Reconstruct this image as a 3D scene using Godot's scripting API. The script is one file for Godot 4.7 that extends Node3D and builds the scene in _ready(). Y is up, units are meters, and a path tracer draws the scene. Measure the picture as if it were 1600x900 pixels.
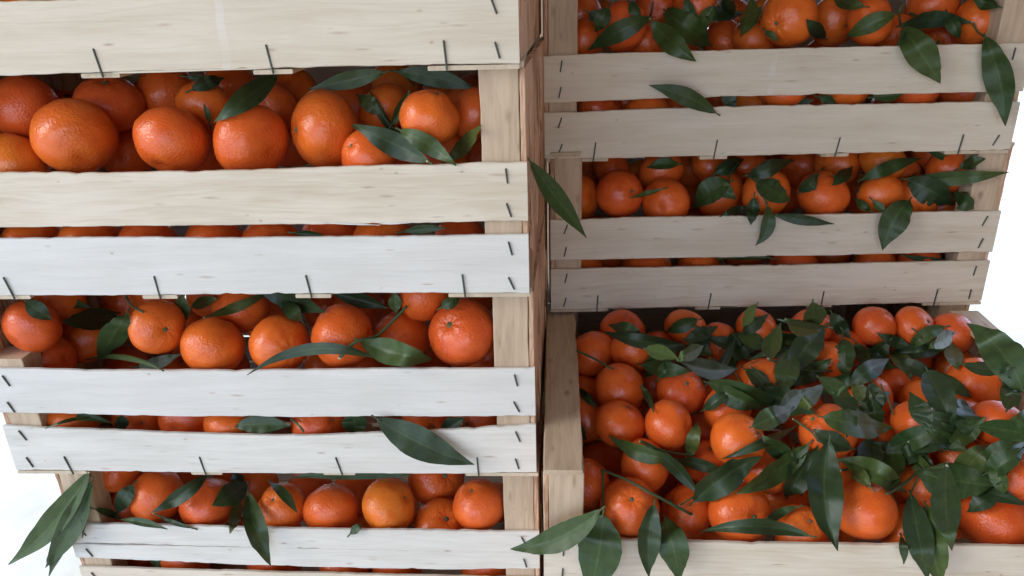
extends Node3D
# Stacked wooden fruit crates full of mandarins with their leaves.

# where things stand, in metres: x right, y up, z towards the viewer; the left stack's front is near z = 0
const CRATES = {
	"1L": [-.2517,-.0032,.0196, 0.00000, -0.00065],
	"2L": [-.2478,-.1876,.0127, 0.00000, -0.00712],
	"3L": [-.2446,-.3725,.0063, 0.00000, 0.00054],
	"4L": [-.2435,-.5768,-.0282, 0.00000, -0.01874],
	"1R": [.2644,-.1312,-.2349, 0.00000, 0.02116],
	"2R": [.2702,-.3093,-.2330, 0.00000, 0.03134],
	"3R": [.2620,-.5142,.0582, 0.04121, -0.00851]
}
const FRUIT = [  # crate, centre x y z, radius, label
	["1L",-.3717,.0599,-.0165,0.0295,"mandarin barely showing above the bottom slat of the top left crate, first from left"],
	["1L",-.3109,.0598,-.0163,0.0294,"mandarin barely showing above the bottom slat of the top left crate, second from left"],
	["1L",-.2513,.0574,-.0162,0.0293,"mandarin barely showing above the bottom slat of the top left crate, third from left"],
	["1L",-.1869,.0567,-.0160,0.0291,"mandarin barely showing above the bottom slat of the top left crate, fourth from left"],
	["1L",-.1234,.0542,-.0158,0.0290,"mandarin barely showing above the bottom slat of the top left crate, fifth from left"],
	["1L",-.0646,.0534,-.0265,0.0288,"mandarin barely showing above the bottom slat of the top left crate, sixth from left"],
	["1L",-.4581,.0317,-.0198,0.0266,"mandarin half hidden deep inside the top left crate, first from left"],
	["1L",-.4313,.0296,-.0709,0.0267,"mandarin half hidden deep inside the top left crate, second from left"],
	["2L",-.4350,-.0398,-.0546,0.0289,"mandarin behind the front row in the second left crate, first from left"],
	["2L",-.4351,-.0832,-.0225,0.0284,"mandarin in the front row of the second left crate, first from left"],
	["2L",-.3780,-.0595,-.0260,0.0323,"mandarin in the front row of the second left crate, second from left"],
	["2L",-.3731,-.0411,-.0799,0.0292,"mandarin behind the front row in the second left crate, second from left"],
	["2L",-.3391,-.0374,-.1203,0.0278,"mandarin behind the front row in the second left crate, fifth from left"],
	["2L",-.2941,-.0636,-.0236,0.0304,"mandarin in the front row of the second left crate, third from left"],
	["2L",-.2817,-.0438,-.0686,0.0241,"mandarin behind the front row in the second left crate, sixth from left"],
	["2L",-.3737,-.0894,-.0970,0.0259,"mandarin behind the front row in the second left crate, third from left"],
	["2L",-.2286,-.0665,-.0271,0.0320,"mandarin in the front row of the second left crate, fourth from left"],
	["2L",-.2857,-.0326,-.1426,0.0246,"mandarin behind the front row in the second left crate, eighth from left"],
	["2L",-.2315,-.0493,-.0898,0.0243,"mandarin behind the front row in the second left crate, ninth from left"],
	["2L",-.1698,-.0595,-.0409,0.0327,"mandarin in the front row of the second left crate, fifth from left"],
	["2L",-.2276,-.0427,-.1422,0.0258,"mandarin behind the front row in the second left crate, tenth from left"],
	["2L",-.0763,-.0474,-.0167,0.0242,"mandarin in the front row of the second left crate, seventh from left"],
	["2L",-.1260,-.0381,-.1414,0.0244,"mandarin behind the front row in the second left crate, thirteenth from left"],
	["2L",-.1278,-.0774,-.0154,0.0235,"mandarin in the front row of the second left crate, sixth from left"],
	["2L",-.0419,-.0509,-.0517,0.0238,"mandarin behind the front row in the second left crate, sixteenth from left"],
	["2L",-.0736,-.0837,-.0546,0.0254,"mandarin behind the front row in the second left crate, fifteenth from left"],
	["2L",-.1281,-.0524,-.0898,0.0253,"mandarin behind the front row in the second left crate, twelfth from left"],
	["2L",-.2930,-.0837,-.0926,0.0273,"mandarin behind the front row in the second left crate, seventh from left"],
	["2L",-.2263,-.0872,-.1184,0.0271,"mandarin behind the front row in the second left crate, eleventh from left"],
	["2L",-.3767,-.0595,-.1497,0.0288,"mandarin behind the front row in the second left crate, fourth from left"],
	["2L",-.1117,-.0909,-.1122,0.0257,"mandarin behind the front row in the second left crate, fourteenth from left"],
	["2L",-.3847,-.1534,-.0221,0.0283,"mandarin behind the lower slats of the second left crate, second from left"],
	["2L",-.3311,-.1563,-.0216,0.0282,"mandarin behind the lower slats of the second left crate, third from left"],
	["2L",-.2727,-.1564,-.0215,0.0280,"mandarin behind the lower slats of the second left crate, fourth from left"],
	["2L",-.2218,-.1575,-.0194,0.0268,"mandarin behind the lower slats of the second left crate, fifth from left"],
	["2L",-.1731,-.1566,-.0353,0.0278,"mandarin behind the lower slats of the second left crate, sixth from left"],
	["2L",-.1242,-.1567,-.0196,0.0277,"mandarin behind the lower slats of the second left crate, seventh from left"],
	["2L",-.0570,-.1590,-.0313,0.0252,"mandarin behind the lower slats of the second left crate, eighth from left"],
	["2L",-.4350,-.1560,-.0226,0.0285,"mandarin behind the lower slats of the second left crate, first from left"],
	["2L",-.3222,-.1038,-.1352,0.0259,"mandarin half hidden deep inside the second left crate, third from left"],
	["2L",-.1535,-.1051,-.1357,0.0281,"mandarin half hidden deep inside the second left crate, sixth from left"],
	["2L",-.0400,-.1041,-.1382,0.0262,"mandarin half hidden deep inside the second left crate, eleventh from left"],
	["2L",-.3546,-.1055,-.1880,0.0271,"mandarin half hidden deep inside the second left crate, second from left"],
	["2L",-.4486,-.0602,-.1307,0.0275,"mandarin half hidden deep inside the second left crate, first from left"],
	["2L",-.1684,-.0583,-.1268,0.0259,"mandarin half hidden deep inside the second left crate, fourth from left"],
	["2L",-.0543,-.0588,-.1208,0.0287,"mandarin half hidden deep inside the second left crate, ninth from left"],
	["2L",-.0857,-.0579,-.1763,0.0257,"mandarin half hidden deep inside the second left crate, eighth from left"],
	["2L",-.1693,-.0586,-.2257,0.0261,"mandarin half hidden deep inside the second left crate, fifth from left"],
	["2L",-.1102,-.0587,-.2234,0.0286,"mandarin half hidden deep inside the second left crate, seventh from left"],
	["2L",-.0587,-.0609,-.2231,0.0264,"mandarin half hidden deep inside the second left crate, tenth from left"],
	["3L",-.4619,-.2339,-.0254,0.0263,"mandarin in the front row of the third left crate, first from left"],
	["3L",-.4588,-.2751,-.0908,0.0294,"mandarin in the front row of the third left crate, third from left"],
	["3L",-.3430,-.2356,-.0256,0.0254,"mandarin in the front row of the third left crate, fourth from left"],
	["3L",-.2955,-.2571,-.0285,0.0294,"mandarin in the front row of the third left crate, fifth from left"],
	["3L",-.2849,-.2390,-.0778,0.0282,"mandarin behind the front row in the third left crate, third from left"],
	["3L",-.2319,-.2552,-.0282,0.0279,"mandarin in the front row of the third left crate, sixth from left"],
	["3L",-.1721,-.2480,-.0304,0.0302,"mandarin in the front row of the third left crate, seventh from left"],
	["3L",-.1238,-.2647,-.0600,0.0278,"mandarin behind the front row in the third left crate, sixth from left"],
	["3L",-.0983,-.2219,-.0630,0.0259,"mandarin behind the front row in the third left crate, seventh from left"],
	["3L",-.0616,-.2453,-.0317,0.0317,"mandarin in the front row of the third left crate, eighth from left"],
	["3L",-.0403,-.2843,-.0598,0.0235,"mandarin behind the front row in the third left crate, eighth from left"],
	["3L",-.4409,-.2615,-.1486,0.0265,"mandarin behind the front row in the third left crate, second from left"],
	["3L",-.4634,-.2291,-.0717,0.0248,"mandarin behind the front row in the third left crate, first from left"],
	["3L",-.2774,-.2702,-.1152,0.0248,"mandarin behind the front row in the third left crate, fourth from left"],
	["3L",-.4647,-.2777,-.0424,0.0235,"mandarin in the front row of the third left crate, second from left"],
	["3L",-.1871,-.2694,-.1488,0.0276,"mandarin behind the front row in the third left crate, fifth from left"],
	["3L",-.3910,-.3405,-.0484,0.0289,"mandarin behind the lower slats of the third left crate, first from left"],
	["3L",-.3391,-.3406,-.0379,0.0288,"mandarin behind the lower slats of the third left crate, second from left"],
	["3L",-.2900,-.3404,-.0254,0.0262,"mandarin behind the lower slats of the third left crate, third from left"],
	["3L",-.2041,-.3408,-.0279,0.0286,"mandarin behind the lower slats of the third left crate, fourth from left"],
	["3L",-.1010,-.3422,-.0496,0.0271,"mandarin behind the lower slats of the third left crate, fifth from left"],
	["3L",-.0546,-.3434,-.0347,0.0257,"mandarin behind the lower slats of the third left crate, sixth from left"],
	["3L",-.4504,-.3366,-.0273,0.0268,"mandarin half hidden deep inside the third left crate, first from left"],
	["3L",-.2497,-.3405,-.0814,0.0272,"mandarin half hidden deep inside the third left crate, tenth from left"],
	["3L",-.1395,-.3389,-.0844,0.0281,"mandarin half hidden deep inside the third left crate, sixteenth from left"],
	["3L",-.4496,-.3385,-.1354,0.0263,"mandarin half hidden deep inside the third left crate, second from left"],
	["3L",-.3942,-.3407,-.1282,0.0271,"mandarin half hidden deep inside the third left crate, fourth from left"],
	["3L",-.3339,-.3371,-.1279,0.0256,"mandarin half hidden deep inside the third left crate, eighth from left"],
	["3L",-.2238,-.3360,-.1283,0.0287,"mandarin half hidden deep inside the third left crate, thirteenth from left"],
	["3L",-.1699,-.3360,-.1297,0.0283,"mandarin half hidden deep inside the third left crate, fourteenth from left"],
	["3L",-.1142,-.3370,-.1332,0.0275,"mandarin half hidden deep inside the third left crate, seventeenth from left"],
	["3L",-.0569,-.3399,-.1289,0.0280,"mandarin half hidden deep inside the third left crate, nineteenth from left"],
	["3L",-.4190,-.3385,-.1855,0.0274,"mandarin half hidden deep inside the third left crate, fifth from left"],
	["3L",-.3781,-.2935,-.1413,0.0282,"mandarin half hidden deep inside the third left crate, sixth from left"],
	["3L",-.2922,-.2929,-.1946,0.0277,"mandarin half hidden deep inside the third left crate, ninth from left"],
	["3L",-.2369,-.2932,-.1911,0.0261,"mandarin half hidden deep inside the third left crate, twelfth from left"],
	["3L",-.1785,-.2930,-.1987,0.0286,"mandarin half hidden deep inside the third left crate, fifteenth from left"],
	["3L",-.3959,-.2463,-.1358,0.0269,"mandarin half hidden deep inside the third left crate, third from left"],
	["3L",-.3346,-.2475,-.1281,0.0266,"mandarin half hidden deep inside the third left crate, seventh from left"],
	["3L",-.0542,-.2437,-.1351,0.0264,"mandarin half hidden deep inside the third left crate, eighteenth from left"],
	["3L",-.2553,-.2474,-.1797,0.0260,"mandarin half hidden deep inside the third left crate, eleventh from left"],
	["4L",-.4083,-.4567,-.0670,0.0292,"mandarin in the front row of the bottom left crate, third from left"],
	["4L",-.3539,-.4671,-.0667,0.0299,"mandarin in the front row of the bottom left crate, fourth from left"],
	["4L",-.2702,-.4674,-.0614,0.0262,"mandarin in the front row of the bottom left crate, fifth from left"],
	["4L",-.2184,-.4723,-.0639,0.0297,"mandarin in the front row of the bottom left crate, sixth from left"],
	["4L",-.1543,-.4653,-.0632,0.0301,"mandarin in the front row of the bottom left crate, seventh from left"],
	["4L",-.1106,-.4684,-.1161,0.0322,"mandarin behind the front row in the bottom left crate, sixth from left"],
	["4L",-.0997,-.4931,-.0646,0.0304,"mandarin in the front row of the bottom left crate, eighth from left"],
	["4L",-.0575,-.4600,-.0584,0.0277,"mandarin in the front row of the bottom left crate, ninth from left"],
	["4L",-.2649,-.4975,-.1336,0.0271,"mandarin behind the front row in the bottom left crate, fourth from left"],
	["4L",-.2099,-.4982,-.1326,0.0270,"mandarin behind the front row in the bottom left crate, fifth from left"],
	["4L",-.4563,-.4852,-.0860,0.0297,"mandarin in the front row of the bottom left crate, first from left"],
	["4L",-.4583,-.4323,-.0844,0.0277,"mandarin behind the front row in the bottom left crate, first from left"],
	["4L",-.3294,-.4952,-.1349,0.0272,"mandarin behind the front row in the bottom left crate, third from left"],
	["4L",-.4567,-.5445,-.0856,0.0292,"mandarin in the front row of the bottom left crate, second from left"],
	["4L",-.3942,-.5446,-.0657,0.0291,"mandarin behind the lower slats of the bottom left crate, first from left"],
	["4L",-.3672,-.5450,-.1095,0.0286,"mandarin behind the front row in the bottom left crate, second from left"],
	["4L",-.2903,-.5435,-.0649,0.0303,"mandarin behind the lower slats of the bottom left crate, second from left"],
	["4L",-.2091,-.5437,-.0632,0.0301,"mandarin behind the lower slats of the bottom left crate, third from left"],
	["4L",-.1516,-.5451,-.0605,0.0285,"mandarin behind the lower slats of the bottom left crate, fourth from left"],
	["4L",-.0535,-.5406,-.0577,0.0267,"mandarin half hidden deep inside the bottom left crate, ninth from left"],
	["4L",-.3045,-.5457,-.1206,0.0259,"mandarin half hidden deep inside the bottom left crate, sixth from left"],
	["4L",-.1958,-.5444,-.1176,0.0265,"mandarin half hidden deep inside the bottom left crate, seventh from left"],
	["4L",-.4446,-.5410,-.1671,0.0262,"mandarin half hidden deep inside the bottom left crate, first from left"],
	["4L",-.3867,-.5416,-.1716,0.0265,"mandarin half hidden deep inside the bottom left crate, third from left"],
	["4L",-.3327,-.5431,-.1662,0.0261,"mandarin half hidden deep inside the bottom left crate, fifth from left"],
	["4L",-.1670,-.5449,-.1653,0.0284,"mandarin half hidden deep inside the bottom left crate, eighth from left"],
	["4L",-.0475,-.5407,-.1667,0.0256,"mandarin half hidden deep inside the bottom left crate, tenth from left"],
	["4L",-.4355,-.4952,-.1830,0.0275,"mandarin half hidden deep inside the bottom left crate, second from left"],
	["4L",-.3718,-.4959,-.1770,0.0268,"mandarin half hidden deep inside the bottom left crate, fourth from left"],
	["1R",.0549,.0102,-.3277,0.0268,"mandarin behind the front row in the top right crate, first from left"],
	["1R",.0584,-.0130,-.2860,0.0247,"mandarin in the front row of the top right crate, first from left"],
	["1R",.0987,.0022,-.2641,0.0273,"mandarin in the front row of the top right crate, second from left"],
	["1R",.1264,-.0195,-.2973,0.0247,"mandarin in the front row of the top right crate, third from left"],
	["1R",.1422,.0163,-.3285,0.0252,"mandarin behind the front row in the top right crate, second from left"],
	["1R",.1816,.0205,-.3010,0.0266,"mandarin behind the front row in the top right crate, third from left"],
	["1R",.2253,-.0231,-.3481,0.0260,"mandarin in the front row of the top right crate, fourth from left"],
	["1R",.2488,-.0163,-.3080,0.0245,"mandarin in the front row of the top right crate, fifth from left"],
	["1R",.2736,.0068,-.2704,0.0298,"mandarin in the front row of the top right crate, sixth from left"],
	["1R",.3378,.0001,-.3164,0.0281,"mandarin behind the front row in the top right crate, fourth from left"],
	["1R",.3580,.0023,-.2694,0.0270,"mandarin in the front row of the top right crate, seventh from left"],
	["1R",.4446,.0118,-.3245,0.0278,"mandarin behind the front row in the top right crate, sixth from left"],
	["1R",.4798,-.0031,-.2910,0.0269,"mandarin in the front row of the top right crate, eighth from left"],
	["1R",.3996,-.0167,-.3042,0.0240,"mandarin behind the front row in the top right crate, fifth from left"],
	["1R",.4794,-.0238,-.3860,0.0253,"mandarin behind the front row in the top right crate, seventh from left"],
	["1R",.4711,-.0257,-.3412,0.0254,"mandarin behind the front row in the top right crate, eighth from left"],
	["1R",.0760,-.0864,-.2737,0.0284,"mandarin behind the lower slats of the top right crate, first from left"],
	["1R",.1140,-.0826,-.3086,0.0264,"mandarin behind the lower slats of the top right crate, second from left"],
	["1R",.1274,-.0912,-.2630,0.0255,"mandarin behind the lower slats of the top right crate, third from left"],
	["1R",.1683,-.0952,-.2988,0.0265,"mandarin behind the lower slats of the top right crate, fourth from left"],
	["1R",.2505,-.0900,-.3018,0.0268,"mandarin behind the lower slats of the top right crate, fifth from left"],
	["1R",.2756,-.0650,-.2671,0.0265,"mandarin behind the lower slats of the top right crate, sixth from left"],
	["1R",.3422,-.0646,-.2699,0.0279,"mandarin behind the lower slats of the top right crate, eighth from left"],
	["1R",.4166,-.0678,-.2725,0.0279,"mandarin behind the lower slats of the top right crate, ninth from left"],
	["1R",.4789,-.0729,-.2917,0.0278,"mandarin behind the lower slats of the top right crate, tenth from left"],
	["1R",.3288,-.1001,-.3018,0.0254,"mandarin behind the lower slats of the top right crate, seventh from left"],
	["1R",.4209,-.0967,-.3247,0.0259,"mandarin half hidden deep inside the top right crate, thirteenth from left"],
	["1R",.2231,-.0950,-.3715,0.0273,"mandarin half hidden deep inside the top right crate, fifth from left"],
	["1R",.1821,-.0495,-.3820,0.0282,"mandarin half hidden deep inside the top right crate, third from left"],
	["1R",.2981,-.0486,-.3839,0.0277,"mandarin half hidden deep inside the top right crate, eighth from left"],
	["1R",.3525,-.0489,-.3847,0.0269,"mandarin half hidden deep inside the top right crate, tenth from left"],
	["1R",.1676,-.0030,-.3699,0.0263,"mandarin half hidden deep inside the top right crate, second from left"],
	["1R",.2794,-.0016,-.3762,0.0270,"mandarin half hidden deep inside the top right crate, seventh from left"],
	["1R",.3957,-.0025,-.3733,0.0267,"mandarin half hidden deep inside the top right crate, twelfth from left"],
	["1R",.0858,-.0019,-.4216,0.0262,"mandarin half hidden deep inside the top right crate, first from left"],
	["1R",.1935,-.0027,-.4192,0.0278,"mandarin half hidden deep inside the top right crate, fourth from left"],
	["1R",.2519,-.0039,-.4241,0.0284,"mandarin half hidden deep inside the top right crate, sixth from left"],
	["1R",.3061,-.0027,-.4217,0.0265,"mandarin half hidden deep inside the top right crate, ninth from left"],
	["1R",.3970,-.0028,-.4793,0.0289,"mandarin half hidden deep inside the top right crate, eleventh from left"],
	["2R",.0531,-.1894,-.2833,0.0281,"mandarin in the front row of the middle right crate, first from left"],
	["2R",.1001,-.1803,-.2618,0.0280,"mandarin in the front row of the middle right crate, second from left"],
	["2R",.1527,-.1665,-.3096,0.0287,"mandarin behind the front row in the middle right crate, fourth from left"],
	["2R",.1534,-.1912,-.2629,0.0281,"mandarin in the front row of the middle right crate, third from left"],
	["2R",.0956,-.1693,-.3310,0.0268,"mandarin behind the front row in the middle right crate, second from left"],
	["2R",.2204,-.1690,-.3492,0.0271,"mandarin behind the front row in the middle right crate, seventh from left"],
	["2R",.2063,-.1831,-.3951,0.0267,"mandarin behind the front row in the middle right crate, sixth from left"],
	["2R",.2253,-.1956,-.3024,0.0311,"mandarin in the front row of the middle right crate, fourth from left"],
	["2R",.2683,-.1836,-.2681,0.0295,"mandarin in the front row of the middle right crate, fifth from left"],
	["2R",.3381,-.1804,-.3751,0.0271,"mandarin behind the front row in the middle right crate, tenth from left"],
	["2R",.3695,-.1668,-.3364,0.0285,"mandarin behind the front row in the middle right crate, eleventh from left"],
	["2R",.3338,-.1874,-.2703,0.0295,"mandarin in the front row of the middle right crate, sixth from left"],
	["2R",.4097,-.1570,-.3049,0.0270,"mandarin behind the front row in the middle right crate, fourteenth from left"],
	["2R",.3968,-.1886,-.2689,0.0264,"mandarin in the front row of the middle right crate, seventh from left"],
	["2R",.4428,-.1817,-.3312,0.0256,"mandarin behind the front row in the middle right crate, fifteenth from left"],
	["2R",.4833,-.1650,-.2925,0.0286,"mandarin behind the front row in the middle right crate, eighteenth from left"],
	["2R",.4430,-.1977,-.2829,0.0264,"mandarin in the front row of the middle right crate, eighth from left"],
	["2R",.4839,-.1565,-.3402,0.0265,"mandarin behind the front row in the middle right crate, seventeenth from left"],
	["2R",.4809,-.1825,-.3835,0.0281,"mandarin behind the front row in the middle right crate, sixteenth from left"],
	["2R",.4851,-.2133,-.3047,0.0264,"mandarin in the front row of the middle right crate, ninth from left"],
	["2R",.1365,-.1911,-.3540,0.0285,"mandarin behind the front row in the middle right crate, third from left"],
	["2R",.1950,-.2237,-.4246,0.0287,"mandarin behind the front row in the middle right crate, fifth from left"],
	["2R",.2679,-.1774,-.3671,0.0283,"mandarin behind the front row in the middle right crate, eighth from left"],
	["2R",.0790,-.1780,-.3821,0.0299,"mandarin behind the front row in the middle right crate, first from left"],
	["2R",.4204,-.1785,-.4046,0.0296,"mandarin behind the front row in the middle right crate, twelfth from left"],
	["2R",.3313,-.2208,-.4068,0.0286,"mandarin behind the front row in the middle right crate, ninth from left"],
	["2R",.4128,-.2094,-.3608,0.0286,"mandarin behind the front row in the middle right crate, thirteenth from left"],
	["2R",.1350,-.2756,-.2650,0.0308,"mandarin behind the lower slats of the middle right crate, first from left"],
	["2R",.1961,-.2768,-.2663,0.0291,"mandarin behind the lower slats of the middle right crate, second from left"],
	["2R",.3100,-.2771,-.2689,0.0291,"mandarin behind the lower slats of the middle right crate, third from left"],
	["2R",.4348,-.2758,-.3237,0.0306,"mandarin behind the lower slats of the middle right crate, fourth from left"],
	["2R",.4560,-.2767,-.2733,0.0290,"mandarin behind the lower slats of the middle right crate, fifth from left"],
	["2R",.0604,-.2777,-.2650,0.0274,"mandarin half hidden deep inside the middle right crate, first from left"],
	["2R",.4050,-.2746,-.2711,0.0255,"mandarin half hidden deep inside the middle right crate, ninth from left"],
	["2R",.0902,-.2728,-.3146,0.0273,"mandarin half hidden deep inside the middle right crate, third from left"],
	["2R",.2607,-.2745,-.3163,0.0267,"mandarin half hidden deep inside the middle right crate, sixth from left"],
	["2R",.3720,-.2771,-.3243,0.0258,"mandarin half hidden deep inside the middle right crate, eighth from left"],
	["2R",.0852,-.2756,-.4147,0.0262,"mandarin half hidden deep inside the middle right crate, second from left"],
	["2R",.1994,-.2779,-.4226,0.0294,"mandarin half hidden deep inside the middle right crate, fourth from left"],
	["2R",.2255,-.2745,-.4741,0.0266,"mandarin half hidden deep inside the middle right crate, fifth from left"],
	["2R",.3402,-.1822,-.4741,0.0281,"mandarin half hidden deep inside the middle right crate, seventh from left"],
	["3R",.1022,-.3256,-.2020,0.0266,"mandarin in the back row of the open front crate, first from left"],
	["3R",.0663,-.3399,-.1714,0.0277,"mandarin in the second row from back of the open front crate, first from left"],
	["3R",.1086,-.3265,-.1512,0.0253,"mandarin in the second row from back of the open front crate, third from left"],
	["3R",.0911,-.3474,-.1040,0.0281,"mandarin in the middle row of the open front crate, second from left"],
	["3R",.0877,-.3582,-.0546,0.0264,"mandarin in the row before the middle of the open front crate, second from left"],
	["3R",.1527,-.3428,-.0933,0.0249,"mandarin in the middle row of the open front crate, fourth from left"],
	["3R",.1328,-.3509,-.0422,0.0245,"mandarin in the row before the middle of the open front crate, third from left"],
	["3R",.1385,-.3731,-.1586,0.0259,"mandarin in the middle row of the open front crate, third from left"],
	["3R",.2124,-.3439,-.2033,0.0251,"mandarin in the second row from back of the open front crate, fifth from left"],
	["3R",.2528,-.3235,-.1990,0.0243,"mandarin in the back row of the open front crate, third from left"],
	["3R",.2855,-.3529,-.2032,0.0249,"mandarin in the second row from back of the open front crate, sixth from left"],
	["3R",.1423,-.3535,-.2034,0.0260,"mandarin in the second row from back of the open front crate, fourth from left"],
	["3R",.2413,-.3466,-.1225,0.0257,"mandarin in the middle row of the open front crate, fifth from left"],
	["3R",.1945,-.3499,-.0676,0.0254,"mandarin in the row before the middle of the open front crate, fifth from left"],
	["3R",.1940,-.3525,-.0172,0.0266,"mandarin in the row before the middle of the open front crate, sixth from left"],
	["3R",.1775,-.3922,-.0829,0.0247,"mandarin in the row before the middle of the open front crate, fourth from left"],
	["3R",.0534,-.3832,-.1503,0.0269,"mandarin in the middle row of the open front crate, first from left"],
	["3R",.0532,-.3808,-.1002,0.0259,"mandarin in the row before the middle of the open front crate, first from left"],
	["3R",.0742,-.3747,-.2029,0.0280,"mandarin in the second row from back of the open front crate, second from left"],
	["3R",.3546,-.3525,-.2012,0.0264,"mandarin in the second row from back of the open front crate, ninth from left"],
	["3R",.4303,-.3648,-.2018,0.0256,"mandarin in the second row from back of the open front crate, eleventh from left"],
	["3R",.4709,-.3311,-.2009,0.0248,"mandarin in the back row of the open front crate, seventh from left"],
	["3R",.3221,-.3471,-.1619,0.0258,"mandarin in the second row from back of the open front crate, eighth from left"],
	["3R",.4088,-.3712,-.1612,0.0251,"mandarin in the middle row of the open front crate, eighth from left"],
	["3R",.4101,-.3700,-.1146,0.0252,"mandarin in the middle row of the open front crate, ninth from left"],
	["3R",.3707,-.3483,-.0430,0.0257,"mandarin in the row before the middle of the open front crate, ninth from left"],
	["3R",.3451,-.3572,-.1035,0.0251,"mandarin in the middle row of the open front crate, seventh from left"],
	["3R",.4583,-.3469,-.1142,0.0278,"mandarin in the middle row of the open front crate, tenth from left"],
	["3R",.4367,-.3438,-.0339,0.0253,"mandarin in the row before the middle of the open front crate, eleventh from left"],
	["3R",.4285,-.3657,-.0731,0.0238,"mandarin in the row before the middle of the open front crate, tenth from left"],
	["3R",.2805,-.3500,-.0288,0.0272,"mandarin in the row before the middle of the open front crate, seventh from left"],
	["3R",.3426,-.3835,-.0556,0.0245,"mandarin in the row before the middle of the open front crate, eighth from left"],
	["3R",.3184,-.3860,-.2025,0.0267,"mandarin in the second row from back of the open front crate, seventh from left"],
	["3R",.3874,-.3875,-.2015,0.0272,"mandarin in the second row from back of the open front crate, tenth from left"],
	["3R",.4806,-.3765,-.2010,0.0264,"mandarin in the second row from back of the open front crate, twelfth from left"],
	["3R",.2826,-.3770,-.1134,0.0257,"mandarin in the middle row of the open front crate, sixth from left"],
	["3R",.0496,-.3895,.0004,0.0264,"mandarin in the front row of the open front crate, first from left"],
	["3R",.1077,-.3782,-.0136,0.0258,"mandarin in the second row from front of the open front crate, first from left"],
	["3R",.0895,-.3921,.0295,0.0267,"mandarin in the front row of the open front crate, second from left"],
	["3R",.1457,-.4182,.0043,0.0273,"mandarin in the front row of the open front crate, third from left"],
	["3R",.1900,-.4013,.0267,0.0291,"mandarin in the front row of the open front crate, fourth from left"],
	["3R",.1733,-.3903,-.0373,0.0246,"mandarin in the second row from front of the open front crate, second from left"],
	["3R",.2502,-.4313,-.0338,0.0266,"mandarin in the second row from front of the open front crate, fourth from left"],
	["3R",.2974,-.3929,.0299,0.0281,"mandarin in the front row of the open front crate, seventh from left"],
	["3R",.3644,-.3970,-.0055,0.0250,"mandarin in the second row from front of the open front crate, sixth from left"],
	["3R",.4210,-.4128,.0180,0.0310,"mandarin in the front row of the open front crate, ninth from left"],
	["3R",.4289,-.3615,.0193,0.0249,"mandarin in the second row from front of the open front crate, ninth from left"],
	["3R",.2839,-.4330,.0038,0.0254,"mandarin in the front row of the open front crate, sixth from left"],
	["3R",.2437,-.4157,.0322,0.0244,"mandarin in the front row of the open front crate, fifth from left"],
	["3R",.2276,-.3879,-.0259,0.0267,"mandarin in the second row from front of the open front crate, third from left"],
	["3R",.3410,-.4167,.0299,0.0254,"mandarin in the front row of the open front crate, eighth from left"],
	["3R",.4049,-.4392,-.0257,0.0265,"mandarin in the second row from front of the open front crate, seventh from left"],
	["3R",.2919,-.4028,-.0317,0.0255,"mandarin in the second row from front of the open front crate, fifth from left"],
	["3R",.1740,-.3230,-.2039,0.0240,"mandarin in the back row of the open front crate, second from left"],
	["3R",.3162,-.3228,-.2029,0.0238,"mandarin in the back row of the open front crate, fourth from left"],
	["3R",.3856,-.3226,-.2025,0.0235,"mandarin in the back row of the open front crate, fifth from left"],
	["3R",.4288,-.3226,-.2022,0.0235,"mandarin in the back row of the open front crate, sixth from left"],
	["3R",.4065,-.3805,-.0269,0.0255,"mandarin in the second row from front of the open front crate, eighth from left"],
	["3R",.0884,-.4777,-.0295,0.0257,"mandarin half hidden deep inside the open front crate, third from left"],
	["3R",.1457,-.4751,-.0317,0.0272,"mandarin half hidden deep inside the open front crate, eighth from left"],
	["3R",.1955,-.4772,-.0271,0.0281,"mandarin half hidden deep inside the open front crate, eleventh from left"],
	["3R",.0565,-.4764,-.0763,0.0262,"mandarin half hidden deep inside the open front crate, first from left"],
	["3R",.1741,-.4729,-.0810,0.0277,"mandarin half hidden deep inside the open front crate, ninth from left"],
	["3R",.3421,-.4748,-.0770,0.0282,"mandarin half hidden deep inside the open front crate, seventeenth from left"],
	["3R",.1473,-.4752,-.1320,0.0289,"mandarin half hidden deep inside the open front crate, sixth from left"],
	["3R",.2821,-.4722,-.1805,0.0265,"mandarin half hidden deep inside the open front crate, fourteenth from left"],
	["3R",.4686,-.4323,.0140,0.0268,"mandarin half hidden deep inside the open front crate, twenty-second from left"],
	["3R",.0994,-.4300,-.0353,0.0277,"mandarin half hidden deep inside the open front crate, fourth from left"],
	["3R",.0707,-.4302,-.0865,0.0294,"mandarin half hidden deep inside the open front crate, second from left"],
	["3R",.2999,-.4269,-.0890,0.0281,"mandarin half hidden deep inside the open front crate, fifteenth from left"],
	["3R",.3556,-.4282,-.0863,0.0264,"mandarin half hidden deep inside the open front crate, eighteenth from left"],
	["3R",.4123,-.4287,-.0869,0.0277,"mandarin half hidden deep inside the open front crate, twentieth from left"],
	["3R",.4687,-.4245,-.0885,0.0259,"mandarin half hidden deep inside the open front crate, twenty-first from left"],
	["3R",.1573,-.4270,-.1425,0.0284,"mandarin half hidden deep inside the open front crate, seventh from left"],
	["3R",.2173,-.4248,-.1395,0.0272,"mandarin half hidden deep inside the open front crate, twelfth from left"],
	["3R",.3243,-.4253,-.1362,0.0260,"mandarin half hidden deep inside the open front crate, sixteenth from left"],
	["3R",.3845,-.4227,-.1355,0.0288,"mandarin half hidden deep inside the open front crate, nineteenth from left"],
	["3R",.1284,-.4228,-.1888,0.0295,"mandarin half hidden deep inside the open front crate, fifth from left"],
	["3R",.2466,-.4232,-.1887,0.0276,"mandarin half hidden deep inside the open front crate, thirteenth from left"],
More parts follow.
